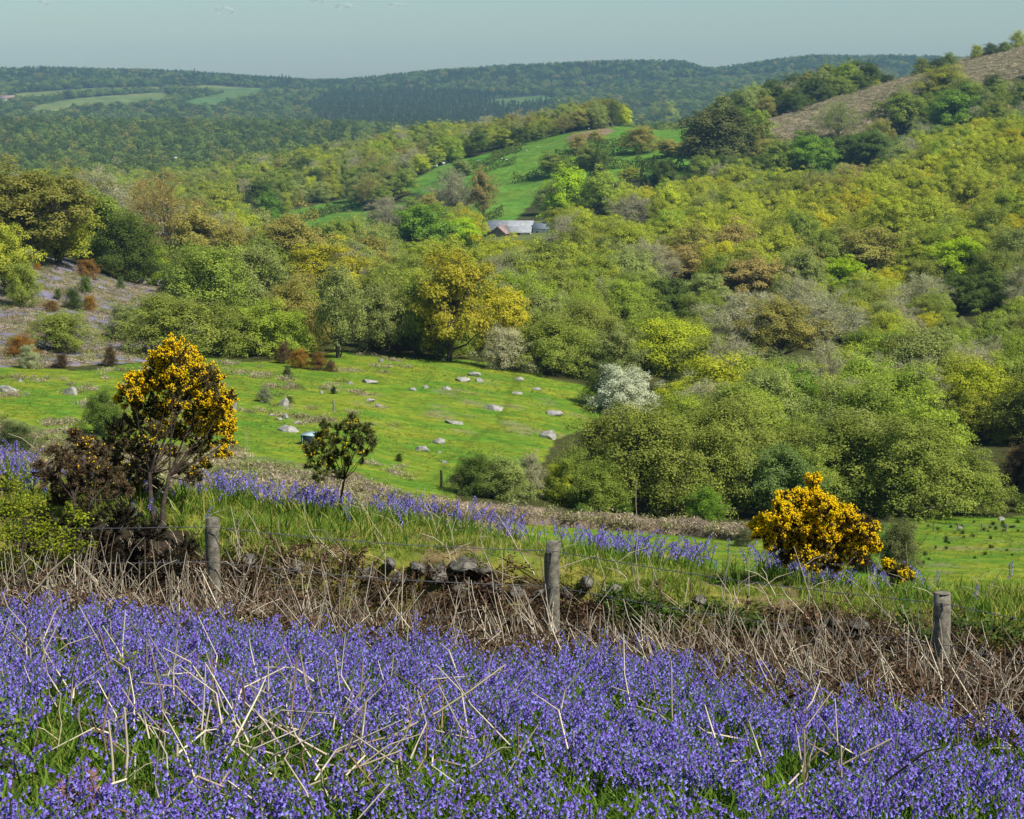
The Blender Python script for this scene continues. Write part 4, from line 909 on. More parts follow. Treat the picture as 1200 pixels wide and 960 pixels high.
# ------------------------------------------------------------------ gorse and other near shrubs
def shrub(name, base, D, blobs, label, cat, leafcol, flower=True, sprig=26, spine=34, leafy=False, leaf=.02, seed=1, trunk=.022, flat=1.0, depth=.8, stems=3, flsize=.009, bare_col=None):
    r_ = np.random.default_rng(seed); b0 = np.array(base if len(base) == 3 else hitn(*base)); root = empty(name, b0); tag(root, label, cat)
    st, lf, fw = MB(), MB(), MB(); k = D/F; ctr = []
    R_ = max(abs((b[0]-np.mean([q[0] for q in blobs]))) for b in blobs)*k
    for (bu, bv, br, fp) in blobs:
        off = r_.uniform(-1, 1)*R_*depth*.8; ctr.append((pt(bu, bv, D+off)-b0, br*k, fp))
    # stems: root -> fork -> blobs
    forks = []
    cs = np.array([c[0] for c in ctr]); cen = cs.mean(0)
    for s_ in range(stems):
        th = s_*2.1+seed; f = cen*np.array([.6, .6, .55])+np.array([math.cos(th), math.sin(th), 0])*R_*.25; f[2] = max(f[2], .12)
        st.tube([[math.cos(th)*.03, math.sin(th)*.03, -.05], f*.5+r_.normal(0, .02, 3), f], [trunk, trunk*.8, trunk*.62], 7); forks.append(f)
    for (c, br, fp) in ctr:
        f = min(forks, key=lambda q: np.linalg.norm(q-c)); m = (f+c)/2+r_.normal(0, .04, 3); st.tube([f, m, c], [trunk*.32, trunk*.2, .003], 5)
        ns = max(8, int(sprig*(1.9 if not leafy else 1)*(br/.14)**1.6))
        for _ in range(ns):
            d = r_.normal(size=3); d[2] = d[2]*flat+.35; d = unit(d); p0 = c+d*br*r_.uniform(.15, .75)*np.array([1, 1, flat]); L = br*r_.uniform(.35, .8); dd = unit(d+[0, 0, .5]+r_.normal(0, .3, 3)); p1 = p0+dd*L
            st.tube([c, p0, p1], [.003, .002, .0012], 3)
            if leafy:
                t = r_.random(spine)[:, None]; q = p0+(p1-p0)*t+r_.normal(0, .03, (spine, 3)); nn_ = r_.normal(0, .5, (spine, 3))+[0, -.2, 1]; lf.leaves(q, nn_, leaf*(.6+.8*r_.random(spine)), leaf*.7, r_)
            else:
                sp2 = int(spine*2.4); t = r_.random(sp2)[:, None]; q = p0+(p1-p0)*t; sdv = r_.normal(size=(sp2, 3)); sdv = sdv/np.linalg.norm(sdv, axis=1)[:, None]+dd*.5; Ls = .028*(.6+.8*r_.random((sp2, 1)))
                wv_ = np.cross(sdv, r_.normal(size=(sp2, 3))); wv_ /= np.linalg.norm(wv_, axis=1)[:, None]; wv_ *= .0042
                lf.add(np.stack([q-wv_, q+wv_, q+sdv*Ls], 1).reshape(-1, 3), None, np.arange(sp2*3).reshape(-1, 3), var=r_.random(sp2)*.8+.2*r_.random())
            if flower and r_.random() < fp**.5:
                nf = int(27*fp*r_.uniform(.6, 1.3))+1
                for _ in range(nf):
                    t_ = r_.uniform(.45, 1.2); q = p0+(p1-p0)*t_+unit(r_.normal(size=3)+d)*r_.uniform(.016, .032); s1 = flsize*r_.uniform(.7, 1.3)
                    vs = np.array([(1, 0, 0), (-1, 0, 0), (0, .8, 0), (0, -.8, 0), (0, 0, .9), (0, 0, -.7)])*s1; a_ = r_.uniform(0, 6.28); ca, sa = math.cos(a_), math.sin(a_); vs = np.stack([vs[:, 0]*ca-vs[:, 2]*sa, vs[:, 1], vs[:, 0]*sa+vs[:, 2]*ca], 1)
                    fw.add(q+vs, None, [(0, 2, 4), (2, 1, 4), (1, 3, 4), (3, 0, 4), (2, 0, 5), (1, 2, 5), (3, 1, 5), (0, 3, 5)], var=float(r_.random()))
    st.build('branches', M['gorse_bark'], root, True)
    o = lf.build('foliage', M['bramble'] if leafy else M['gorse_leaf'], root); o.color = (*leafcol, 1)
    if flower and fw.n: fw.build('flowers', M['gorse_flower'], root)
    return root
G1 = [(203,424,20,1),(186,436,18,1),(220,432,18,1),(236,442,15,.5),(156,452,15,1),(176,452,16,.8),(247,452,18,.5),(200,455,20,.8),(225,460,18,.6),(262,474,15,.7),(150,466,12,.9),(170,476,17,.35),(245,482,18,1),(210,478,20,.3),(190,492,18,.45),(228,500,18,.6),(262,500,14,.8),(256,488,14,.9),
      (160,500,17,.1),(140,508,17,.05),(180,514,17,.15),(205,512,15,.3),(245,514,12,.5),(150,528,18,.08),(125,524,14,.04),(170,540,14,.1),(130,545,16,.06),(232,530,12,.3),(262,533,9,.5),(240,548,10,.4),(200,535,11,.15),(155,552,12,.1),(268,515,10,.6),(175,556,12,.06),(212,553,11,.1),(188,572,10,.03),(142,562,14,.05),(120,565,14,.03),(160,575,12,.03),(228,562,9,.1)]
shrub('gorse_bush', (188,622), 15.6, G1, 'tall tree like gorse in full yellow flower on the bank at left', 'gorse bush', (.13,.11,.05), sprig=22, seed=3, trunk=.026, stems=2)
G2 = [(952,566,9,1),(953,584,12,1),(940,592,14,1),(965,594,13,1),(972,604,13,1),(955,606,15,1),(915,586,8,.8),(912,600,12,1),(922,608,12,.9),(900,612,12,.9),(888,618,9,1),(895,630,12,.9),(908,624,14,.5),(930,620,16,.9),(950,624,17,1),(972,622,15,.9),(990,612,13,.7),(985,600,8,.8),(1003,612,11,.15),(1012,624,12,.4),
      (998,628,14,.9),(1014,638,12,.9),(1022,622,8,.6),(1026,642,7,.7),(935,640,16,.7),(955,645,16,.8),(975,640,16,.6),(992,646,14,.5),(915,642,14,.3),(1005,655,12,.5),(925,655,12,.3),(950,660,14,.4),(975,660,14,.25),(1010,618,12,.1)]
shrub('gorse_bush', (958,682), 14.6, G2, 'rounded orange yellow gorse bush on the bank at right', 'gorse bush', (.11,.085,.035), sprig=34, seed=5, trunk=.02, stems=4)
G3 = [(378,500,8,.15),(375,512,8,.1),(386,515,9,.1),(366,524,10,.2),(378,530,12,.1),(392,520,10,.05),(395,505,9,0),(408,505,9,.03),(413,492,6,.15),(414,505,10,.08),(426,500,8,.12),(430,512,9,.08),(421,520,11,.08),(434,520,7,.05),(408,522,10,.1),(370,545,12,.1),(388,545,11,.12),(400,535,9,.1),(425,535,9,.05),(410,545,9,.05),(375,560,9,.06),(366,535,9,.05),(398,560,7,.05)]
shrub('gorse_bush', (394,606), 15.2, G3, 'small dark open gorse with only a few yellow flowers behind the bank crest', 'gorse bush', (.15,.17,.05), sprig=16, seed=7, trunk=.014, stems=1)
G4 = [(1043,664,6,.8),(1055,670,7,.6),(1050,678,8,.4),(1066,676,5,.6)]
shrub('gorse_bush', (1053,686), 13.8, G4, 'tiny yellow gorse sprig right of the orange gorse', 'gorse bush', (.10,.1,.035), sprig=60, seed=9, trunk=.008, stems=1)
G5 = [(70,535,14,.03),(95,528,16,.10),(115,535,16,.04),(82,550,16,.06),(105,552,17,.08),(128,560,15,.03),(60,565,14,.02),(90,572,17,.01),(118,578,15,.02),(48,550,10,.05),(145,575,11,.02),(70,585,13,0),(110,595,13,0),(88,512,9,.1)]
shrub('dead_gorse', (98,630), 15.0, G5, 'brown half dead gorse with few flowers left of the tall gorse', 'gorse bush', (.15,.11,.06), sprig=30, seed=11, trunk=.02, stems=3)
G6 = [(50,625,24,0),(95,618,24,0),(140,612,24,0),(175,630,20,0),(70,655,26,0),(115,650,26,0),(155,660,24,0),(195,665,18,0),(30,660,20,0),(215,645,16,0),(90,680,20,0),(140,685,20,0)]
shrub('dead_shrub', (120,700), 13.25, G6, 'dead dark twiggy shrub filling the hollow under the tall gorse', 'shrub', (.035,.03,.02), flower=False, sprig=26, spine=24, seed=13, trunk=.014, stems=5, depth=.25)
B1 = [(8,575,20,0),(5,605,26,0),(35,598,20,0),(20,632,28,0),(50,625,20,0),(60,645,20,0),(10,665,28,0),(45,668,22,0),(75,632,14,0),(78,655,13,0),(25,700,26,0),(60,695,18,0),(100,612,10,0),(85,606,10,0),(5,730,20,0),(100,640,9,0)]
shrub('hawthorn_bush', (15,745), 11.9, B1, 'yellow green small leaved bush spreading from the left edge in front of the bank', 'bush', (.22,.27,.02), flower=False, sprig=36, spine=15, leafy=True, leaf=.021, flat=.45, seed=15, trunk=.012)
for i, (bl, bs, D_, lab) in enumerate([([(715,700,14,0),(740,708,16,0),(765,712,16,0),(790,722,15,0),(745,728,16,0),(775,738,15,0),(720,722,12,0)], (755,760), 12.7, 'dark green bramble trailing over the bank right of the middle post'),
   ([(835,715,13,0),(860,722,14,0),(885,735,13,0),(850,738,12,0)], (860,760), 12.4, 'small dark bramble patch below the orange gorse'),
   ([(1060,725,12,0),(1130,735,14,0),(1160,738,14,0),(1185,745,14,0),(1085,748,10,0)], (1130,780), 11.6, 'bramble growth around the third post'),
   ([(745,795,14,0),(780,800,16,0),(815,798,12,0),(700,792,9,0)], (770,815), 10.6, 'low green bramble sprays at the edge of the bluebells'),
   ([(85,790,10,0),(100,800,9,0),(115,785,8,0),(75,805,8,0),(95,822,7,0),(150,775,6,0)], (85,850), 8.6, 'arching bramble spray over the bluebells at left'),
   ([(10,940,16,0),(25,920,12,0),(3,900,12,0),(35,950,14,0),(12,850,10,0),(5,870,10,0)], (5,990), 6.2, 'bramble leaves in the bottom left corner'),
   ([(440,930,9,0),(425,945,10,0),(450,950,10,0),(310,925,8,0),(330,905,7,0),(470,925,7,0)], (430,985), 6.2, 'low bramble leaves among the bottom straw')]):
    shrub('bramble', bs, D_, bl, lab, 'bramble', [(.07,.12,.025),(.07,.11,.025),(.08,.13,.03),(.10,.16,.03),(.22,.26,.03),(.14,.22,.03),(.13,.2,.03)][i], flower=False, sprig=50 if i < 4 else 90, spine=8, leafy=True, leaf=.032 if i < 4 else .022, flat=.5, seed=30+i, trunk=.005)
G7 = [(78,935,10,0),(92,925,11,0),(105,932,10,0),(70,948,10,0),(90,948,12,0),(112,948,10,0),(98,912,7,0)]
shrub('heather_bush', (92,975), 6.0, G7, 'small pinkish grey twiggy bush at the bottom left corner', 'bush', (.42,.25,.24), flower=False, sprig=60, spine=22, seed=44, trunk=.006)
# ------------------------------------------------------------------ boulders and small things of the pasture
FB = [(8,460,24,11,'flat grey boulder at the left edge of the pasture'),(24,448,8,5,'small stone above the flat boulder at the left edge'),(82,463,17,13,'rounded pale boulder left of the tall gorse'),(273,483,8,19,'thin standing stone right beside the tall gorse'),
 (333,476,15,12,'upright grey boulder in the brown patch right of the tall gorse'),(335,491,10,8,'small pale stone above the long grey boulder'),(339,506,26,10,'long grey boulder above the blue lidded box'),(318,487,8,4,'little flat stone right of the standing stone'),(327,493,8,4,'little flat stone beside the long grey boulder'),
 (347,497,8,5,'small reddish stone right of the long grey boulder'),(433,449,20,6,'low brown mound of rock on the upper pasture'),(410,451,7,5,'small white stone at the top left of the pasture'),(377,462,4,5,'tiny white stone left of centre of the pasture'),(433,470,14,4,'flat tan stone in the left of the pasture'),
 (443,477,11,4,'flat pale stone just right of the tan one'),(484,458,10,5,'pale stone in the upper middle of the pasture'),(499,455,8,6,'dark stone right of the pale one in the upper pasture'),(523,457,12,6,'grey stone in the upper middle of the pasture'),(555,441,17,7,'grey top boulder of the upper group near the gold oak'),
 (541,447,20,7,'long boulder left in the upper group near the gold oak'),(562,448,11,7,'round boulder right in the upper group near the gold oak'),(608,446,12,5,'flat grey stone at the upper right of the pasture'),(628,457,12,5,'tan stone at the upper right of the pasture'),(607,462,14,4,'low brown stone in the right of the pasture'),
 (579,481,22,9,'brown and grey boulder pair in the middle right of the pasture'),(647,486,25,7,'long pinkish slab at the right side of the pasture'),(642,514,20,14,'bulky tan boulder at the right rim of the pasture'),(531,497,24,6,'long tan slab in the middle of the pasture'),(514,520,16,8,'reddish boulder in the lower pasture'),
 (495,529,17,8,'grey boulder in the lower pasture'),(515,531,6,3,'small tan stone beside the reddish boulder'),(520,543,9,4,'flat pale stone on the trodden path'),(447,425,7,6,'white stone at the top edge of the pasture'),(586,596,11,5,'grey stone at the lower pasture wall'),(597,600,10,5,'pale stone at the lower pasture wall'),
 (623,600,11,5,'dark stone at the lower pasture wall'),(1173,610,9,6,'white stone in the right hand field'),(1125,620,9,4,'pale stone behind the field fence at right'),
 (173,328,22,20,'big leaning slab of the granite outcrop'),(164,333,16,10,'dark low block of the granite outcrop'),(188,336,17,12,'right hand block of the granite outcrop'),(150,327,18,8,'pale flat rock left of the granite outcrop'),(201,342,12,8,'small rock at the right foot of the outcrop'),(79,301,7,5,'white stone high on the bluebell slope')]
for i, (u, v, wp, hp, lab) in enumerate(FB):
    x, y, z = hit(u, v, 90); k = y/F; boulder('boulder', (x, y, z+hp*k*.12), (wp*k*1.05, wp*k*.7 if hp < 15 else wp*k, hp*k*1.3), M['granite'], 300+i, lab)
# low bushes
LB = [(103,326,30,21,(.30,.17,.04),'rusty gorse dome on the bluebell slope'),(44,317,9,8,(.45,.25,.02),'tiny orange gorse on the bluebell slope'),(100,345,20,20,(.13,.19,.04),'green bush in the middle of the bluebell slope'),(87,364,24,24,(.09,.13,.035),'dark green bush below the slope centre'),
 (105,366,20,18,(.38,.22,.03),'orange flecked gorse beside the dark green slope bush'),(60,366,22,13,(.24,.15,.05),'low rusty gorse at the left of the slope'),(68,352,11,13,(.14,.18,.05),'small green shrub on the slope left'),(141,340,11,15,(.13,.19,.05),'small upright shrub below the outcrop'),(195,344,20,18,(.11,.15,.04),'dark shrub at the foot of the outcrop'),
 (66,304,16,12,(.12,.2,.03),'green bush at the top of the slope'),(24,418,40,24,(.34,.18,.03),'orange gorse under the slope at the left edge'),(35,432,28,26,(.42,.44,.22),'cream flowered bush at the left edge of the pasture'),(72,432,19,17,(.14,.09,.04),'dark brown gorse stump at the pasture edge'),(130,430,17,24,(.15,.10,.045),'brown dead gorse above the pasture'),
 (332,426,22,24,(.17,.12,.05),'brown gorse left of the orange one on the pasture rim'),(352,432,26,22,(.36,.19,.03),'orange gorse clump on the pasture rim'),(374,434,26,20,(.25,.14,.035),'rusty gorse clump right of the orange one'),(388,436,14,14,(.18,.12,.05),'small brown gorse at the end of the rusty clump'),
 (372,428,18,11,(.16,.28,.03),'low bright green bush on the pasture rim'),(337,444,12,15,(.12,.14,.05),'small dark shrub at the rim of the pasture'),(466,416,25,27,(.24,.15,.05),'russet gorse left under the gold oak'),(440,414,24,27,(.21,.15,.055),'russet brown gorse under the birches'),(310,472,21,17,(.25,.27,.15),'white flecked thorn in the pasture near the tall gorse'),
 (340,473,11,9,(.12,.17,.03),'small green bush beside the grey boulder'),(391,462,8,10,(.05,.08,.02),'tiny dark bush in the middle left of the pasture'),(467,541,10,10,(.06,.10,.02),'tiny dark bush in the lower pasture'),(122,512,58,52,(.14,.21,.035),'green willow bush behind the tall gorse at left'),(20,528,60,30,(.13,.17,.05),'low green scrub behind the crest at the far left'),
 (1048,672,64,62,(.15,.17,.06),'grey green sallow right behind the orange gorse'),(1012,668,26,20,(.12,.14,.05),'small scrub behind the right of the orange gorse'),(870,640,24,20,(.12,.14,.06),'dusky little bush left of the orange gorse'),(680,608,20,18,(.14,.22,.04),'fern green tuft by the lower field bank'),(732,606,22,18,(.16,.26,.04),'bright green tuft by the lower field bank'),
 (1190,570,50,46,(.18,.12,.06),'brown bramble thicket at the right edge above the field'),(1150,585,60,36,(.16,.14,.06),'olive brown scrub above the right hand field'),(1200,600,40,20,(.12,.17,.04),'green scrub at the right edge of the field')]
for i, (u, v, wp, hp, c, lab) in enumerate(LB):
    x, y, z = hit(u, v, 60); k = y/F; add_tree('bush', x, y, z, wp*k*1.05, hp*k*1.1, c, lab, name='low_bush')
# storage box with pale lid
M['box_side'] = rough_mat('dark_box_side', (.015, .025, .05), (.03, .045, .075), 6, rough=.6, bump=0); M['box_lid'] = rough_mat('pale_blue_lid', (.42, .58, .62), (.55, .68, .70), 3, rough=.5, bump=0)
x, y, z = hit(366, 523, 90); k = y/F; bx = tag(empty('feed_box', (x, y, z), R(-28)), 'small dark box with a pale blue lid standing in the pasture behind the small gorse', 'feed box')
MB().box((0, 0, .38), (1.25, .95, .76)).build('body', M['box_side'], bx)
lm = MB(); lv = np.array([(-.68, -.54, .76), (.68, -.54, .76), (.68, .54, .84), (-.68, .54, .84)]); lm.add(np.vstack([lv, lv+[0, 0, .06]]), [(3, 2, 1, 0), (4, 5, 6, 7), (0, 1, 5, 4), (1, 2, 6, 5), (2, 3, 7, 6), (3, 0, 4, 7)]); lm.build('lid', M['box_lid'], bx)
for sx in (-.5, .5): MB().box((sx, -.485, .4), (.05, .03, .7)).build('leg', M['box_lid'], bx)
# stakes
for (u, v, hp, lab) in [(391,483,14,'short white stake in the pasture behind the small gorse'),(517,571,20,'rough brown gatepost at the end of the trodden path')]:
    x, y, z = hit(u, v, 90); k = y/F; o = MB().tube([(0, 0, -.1), (.02, 0, hp*k*.5), (0, 0, hp*k)], [.09, .085, .07], 7, cap=True).build('stake', M['bark_pale'] if 'white' in lab else M['gorse_bark']); o.location = (x, y, z); tag(o, lab, 'stake')
# overgrown field bank
def ridge_bank(poly, wd, hh, mat, name, label):
    pts_ = []; 
    for (u, v) in poly: pts_.append(hit(u, v, 60))
    pts_ = np.array(pts_); d = np.concatenate([[0], np.cumsum(np.hypot(*np.diff(pts_[:, :2], axis=0).T))]); s_ = np.arange(0, d[-1], .35); px = np.interp(s_, d, pts_[:, 0]); py = np.interp(s_, d, pts_[:, 1])
    c0 = np.array([px.mean(), py.mean(), float(H(px.mean(), py.mean()))]); A = np.linspace(-1, 1, 13); V_ = []
    for i_ in range(len(s_)):
        yy = py[i_]+A*wd*.5; xx = np.full(13, px[i_]); hgt = hh*(1-A**2)**.6*(.65+.7*vnoise(np.full(13, s_[i_]*.5), A*1.5+3)); V_.append(np.stack([xx, yy, H(xx, yy)+hgt-.12], 1))
    V_ = np.array(V_).reshape(-1, 3)-c0; n_ = len(s_); i2 = np.arange(n_-1)[:, None]*13; j2 = np.arange(12)[None, :]; q_ = np.stack([i2+j2, i2+j2+1, i2+13+j2+1, i2+13+j2], -1).reshape(-1, 4)
    o = MB().add(V_, q_).build(name, mat, smooth=True); o.location = c0; tag(o, label, 'bank'); return np.stack([px, py], 1)
M['bank_far'] = rough_mat('bracken_bank', (.10, .07, .045), (.25, .19, .13), 3, bump=.8, dist=.1)
bk1 = ridge_bank([(505,606),(560,612),(640,614),(720,620),(800,626),(880,634)], 2.2, .95, M['bank_far'], 'field_bank', 'low bank of dead brown bracken between the pasture and the lower field')
# litter, rushes, tussocks in the valley
r = np.random.default_rng(77); VT = [blades(MB(), np.random.default_rng(180+i), 16, .35, .035, .10, .8, 2).mesh('pasture_tuft', M['grass']) for i in range(3)]
LITB = []
for i in range(3):
    mb = MB(); rr = np.random.default_rng(i+190); n = 130; c = rr.normal(0, .28, (n, 3))*[1, 1, .35]; c[:, 2] = abs(c[:, 2]); mb.leaves(c, rr.normal(size=(n, 3))+[0, 0, .6], .17, .04, rr); LITB.append(mb.mesh('bracken_clump', M['litter']))
ys = np.sqrt(r.uniform(60**2, 280**2, 90000)); xs = r.uniform(-.32, .32, len(ys))*ys; zs = H(xs, ys); us, vs = proj(xs, ys, zs)
opn, _, _ = land(xs, ys, zs); pas = inpoly(us, vs, PASTURE); slp = inpoly(us, vs, SLOPE) & ~pas
lowb = pas & (us < 600) & (vs > SCRUBV(us)+(fbm(xs/4, ys/4, 2)-.5)*30)
bkn = (fbm(xs/3.2+40, ys/3.2, 4) > .63) & pas & (us < 480)
nearbank = np.zeros(len(xs), bool)
for p in bk1[::3]: nearbank |= np.hypot(xs-p[0], ys-p[1]) < 1.3
k = (lowb & (r.random(len(xs)) < .5)) | (bkn & (r.random(len(xs)) < .2)) | (slp & (r.random(len(xs)) < .22)) | nearbank; n = k.sum(); tn = np.where(r.random((n, 1)) < .65, [[.40, .33, .22]], [[.24, .25, .08]])*r.uniform(.6, 1.25, (n, 1))
zz = zs+np.where(nearbank, .55, 0); print('clumps', n)
scatter('dead_bracken_patches', np.stack([xs, ys, zz], 1)[k], euler_up(n, .2), r.uniform(.7, 1.5, n), LITB, r.integers(0, 3, n), 'patches of collapsed pale brown bracken on the slope and around the pasture', tn, 'dead bracken')
k = pas & ~bkn & (r.random(len(xs)) < .9*np.clip((fbm(xs/6, ys/6+30, 3)-.35)*4, .1, 1)); n = k.sum()
scatter('pasture_grass', np.stack([xs, ys, zs], 1)[k], euler_up(n, .2), r.uniform(.2, .5, n), VT, r.integers(0, 3, n), 'grazed bright green grass of the valley pastures', cat='grass')
ym = r.uniform(760, 1080, 60000); xm = r.uniform(.08, .34, 60000)*ym; zm = H(xm, ym); um, vm = proj(xm, ym, zm); k = inpoly(um, vm, MOOR) & (r.random(60000) < .9); n = k.sum(); print('tussocks', n)
scatter('moor_tussocks', np.stack([xm, ym, zm], 1)[k], euler_up(n, .2), r.uniform(1.2, 3.2, n), LITB, r.integers(0, 3, n), 'tan and brown dead bracken tussocks covering the moor hillside', np.where(r.random((n, 1)) < .72, [[.52, .45, .29]], [[.24, .24, .10]])*r.uniform(.5, 1.25, (n, 1)), 'dead bracken')
M['rush'] = leaf_mat('rush_blade', 'const', var=(.5, 1.4), color=(.05, .085, .02)); RU = [blades(MB(), np.random.default_rng(230+i), 70, .6, .03, .12, .4, 2).mesh('rush_tuft', M['rush']) for i in range(2)]
cnt_r = 0
for i in range(44):
    u = rnd.uniform(1040, 1200); v = rnd.choice([rnd.uniform(612, 628), rnd.uniform(612, 626), rnd.uniform(628, 668)])
    x, y, z = hit(u, v, 60); o = bpy.data.objects.new('rush_tuft', RU[i % 2]); C.objects.link(o); s_ = rnd.uniform(.3, .65); o.location = (x, y, z); o.scale = (s_, s_, s_*.9); o.rotation_euler = (0, 0, rnd.uniform(0, 6))
    pp = 'left part' if u < 1090 else ('middle' if u < 1145 else 'right end'); tag(o, '%s dark rush tuft %s, %s of right hand field' % ('large' if s_ > .5 else 'small', 'along the wire fence' if v < 628 else 'on the open grass', pp), 'rush tuft', 'dark rush tufts %s of the right hand field' % ('by the fence' if v < 628 else 'on the open grass'))
ff = tag(empty('field_fence', hit(1120, 624, 60)), 'distant line of thin dark posts across the right hand field', 'fence'); fl = Vector(ff.location); tp = []
for i, u in enumerate([870,905,1000,1035,1071,1094,1122,1150,1179,1210,1250]):
    v = 622+(u-1000)*.012; x, y, z = hit(u, v, 60); o = MB().tube([(0, 0, -.2), (0, 0, .3), (.01, 0, .55)], [.045, .045, .04], 7, cap=True).build('fence_post', M['post'], ff); o.location = Vector((x, y, z))-fl; tp.append(np.array((x, y, z+.45))-np.array(fl))
MB().tube(np.array(tp), .006, 3).build('fence_wire', M['wire'], ff)

# ------------------------------------------------------------------ hedges on the hill fields
def hedge(poly, hh, wd, colr, label, D0=600):
    P_ = np.array([hit(u, v, D0) for (u, v) in poly]); c0 = P_[0].copy(); d = np.concatenate([[0], np.cumsum(np.linalg.norm(np.diff(P_[:, :2], axis=0), axis=1))]); r_ = np.random.default_rng(int(d[-1])); mb = MB(); tw = MB()
    n = int(d[-1]*26); s_ = r_.uniform(0, d[-1], n); hv = .55+.9*vnoise(s_/6, s_*0+2.2); px = np.interp(s_, d, P_[:, 0]); py = np.interp(s_, d, P_[:, 1]); th = r_.uniform(0, math.pi, n); rad = r_.uniform(.7, 1, n)
    oy = np.cos(th)*wd*.5*rad; oz = np.sin(th)*hh*hv*rad; dx_ = np.gradient(P_[:, 0]).mean(); c = np.stack([px+r_.normal(0, .3, n), py+oy, H(px, py+oy)+oz], 1)-c0
    mb.leaves(c, np.stack([r_.normal(0, .5, n), np.cos(th)+r_.normal(0, .4, n), np.sin(th)+r_.normal(0, .4, n)], 1), .8, .55, r_)
    o = mb.build('hedge', M['crown']); o.location = c0; o.color = (*colr, 1); tag(o, label, 'hedge'); return o
HG = [([(548,200),(575,193),(612,176)],'hedge through the middle of the upper hill field'),([(650,204),(700,198),(745,196),(800,200)],'lowest hedge of the right hill fields'),([(512,214),(545,206),(575,200),(605,192)],'hedge below the upper left hill field'),([(600,216),(640,204),(700,195),(722,190)],'hedge across the hill left of the copse tree'),([(650,188),(700,178),(745,168),(765,163)],'hedge under the ploughed strip'),([(640,197),(690,187),(735,178)],'middle hedge of the right hill fields'),
      ([(755,150),(800,147),(838,146)],'hedge on the ridge left of the moor'),([(438,262),(470,256),(500,250)],'short hedge above the grey tree left of the farm'),([(352,262),(392,250),(428,240)],'hedge along the first hill field'),([(560,262),(575,258),(590,254)],'hedge behind the barns')]
for (pl, lab) in HG: hedge(pl, 4.6, 4.5, rnd.choice([COLS['dark'], COLS['dark'], COLS['darkbrown']]), lab)
FH = [([(40,122),(100,113),(190,108)],'far hedge across the upper pale fields at left'),([(95,129),(150,127),(205,122)],'far hedge between the two pale fields at left'),([(190,125),(220,118),(262,109)],'far hedge beside the right pale field'),([(610,103),(700,97),(780,92)],'far hedge line on the distant hill'),([(700,133),(750,128),(800,124)],'far hedge low on the distant hill')]
for (pl, lab) in FH: hedge(pl, 7, 10, COLS['dark'], lab, 1700)

# ------------------------------------------------------------------ farm
M['tin'] = rough_mat('sheet_roof', (.24, .255, .27), (.38, .40, .41), .8, rough=.7, bump=.1); M['rust'] = rough_mat('rusty_roof', (.20, .11, .085), (.40, .30, .27), .7, rough=.8, bump=.1); M['whitew'] = rough_mat('whitewash', (.68, .68, .66), (.82, .82, .80), 1, bump=.1); M['slate'] = rough_mat('slate_roof', (.14, .17, .19), (.22, .26, .28), 1.4, bump=.2); M['stonew'] = rough_mat('rubble_wall', (.16, .14, .12), (.30, .27, .23), 2, bump=.4); M['darkdoor'] = rough_mat('dark_opening', (.02, .02, .02), (.035, .03, .03), 1, bump=0)
def house(name, loc, L, W_, hw_, hr, rz, wm, rm, label, cat, chim=None, wins=(), doors=()):
    e = tag(empty(name, loc, rz), label, cat); x, y = L/2, W_/2
    v = [(-x, -y, -1), (x, -y, -1), (x, y, -1), (-x, y, -1), (-x, -y, hw_), (x, -y, hw_), (x, y, hw_), (-x, y, hw_), (-x, 0, hr), (x, 0, hr)]
    MB().add(v, [(0, 1, 5, 4), (2, 3, 7, 6), (1, 2, 6, 5), (3, 0, 4, 7)], [(5, 6, 9), (7, 4, 8)]).build('wall', wm, e)
    o_ = .35; m = (hr-hw_)/y; t = .14; rv = []
    for s_ in (0, t): rv += [(-x-o_, -y-o_, hw_-o_*m+.03+s_), (x+o_, -y-o_, hw_-o_*m+.03+s_), (x+o_, y+o_, hw_-o_*m+.03+s_), (-x-o_, y+o_, hw_-o_*m+.03+s_), (-x-o_, 0, hr+.03+s_), (x+o_, 0, hr+.03+s_)]
    rf = MB().add(rv, [(0, 1, 5, 4), (2, 3, 4, 5), (7, 6, 10, 11), (9, 8, 11, 10), (0, 6, 7, 1), (2, 8, 9, 3), (0, 4, 10, 6), (4, 3, 9, 10), (1, 7, 11, 5), (5, 11, 8, 2)]).build('roof', rm, e)
    if chim:
        for cx in chim: c = MB().box((cx, 0, hr+.5), (1.1, 1.0, 2.2)).build('chimney', M['whitew'], rf); MB().tube([(cx, 0, hr+1.6), (cx, 0, hr+2.1)], [.25, .2], 8, cap=True).build('chimney_pot', M['rust'], rf)
    for (wx, wz) in wins: MB().box((wx, -y-.02, wz), (.9, .08, 1.0)).build('window', M['darkdoor'], e)
    for (dx_, dw, dh) in doors: MB().box((dx_, -y-.02, dh/2), (dw, .08, dh)).build('door', M['darkdoor'], e)
    return e
def onland(u, D, v=270): p = pt(u, v, D); return (p[0], D, float(H(p[0], D)))
zf = lambda u, v, D, hr: (pt(u, v, D)[0], D, pt(u, v, D)[2]-hr)
house('barn', zf(599, 259, 650, 6.2), 15, 11, 3.4, 6.2, R(-6), M['stonew'], M['tin'], 'long stone barn with a pale grey sheet roof', 'barn', doors=[(-4, 3, 3)])
house('barn', zf(588, 265, 636, 4.6), 7.5, 5.5, 2.4, 4.6, R(68), M['stonew'], M['rust'], 'small barn with a reddish rusty roof in front of the long barn', 'barn', doors=[(0, 2, 2)])
house('barn', zf(607, 266, 637, 4.0), 8.5, 5, 2.4, 4.0, R(-4), M['whitew'], M['tin'], 'low white roofed shed in front of the long barn', 'shed', doors=[(0, 2, 2)])
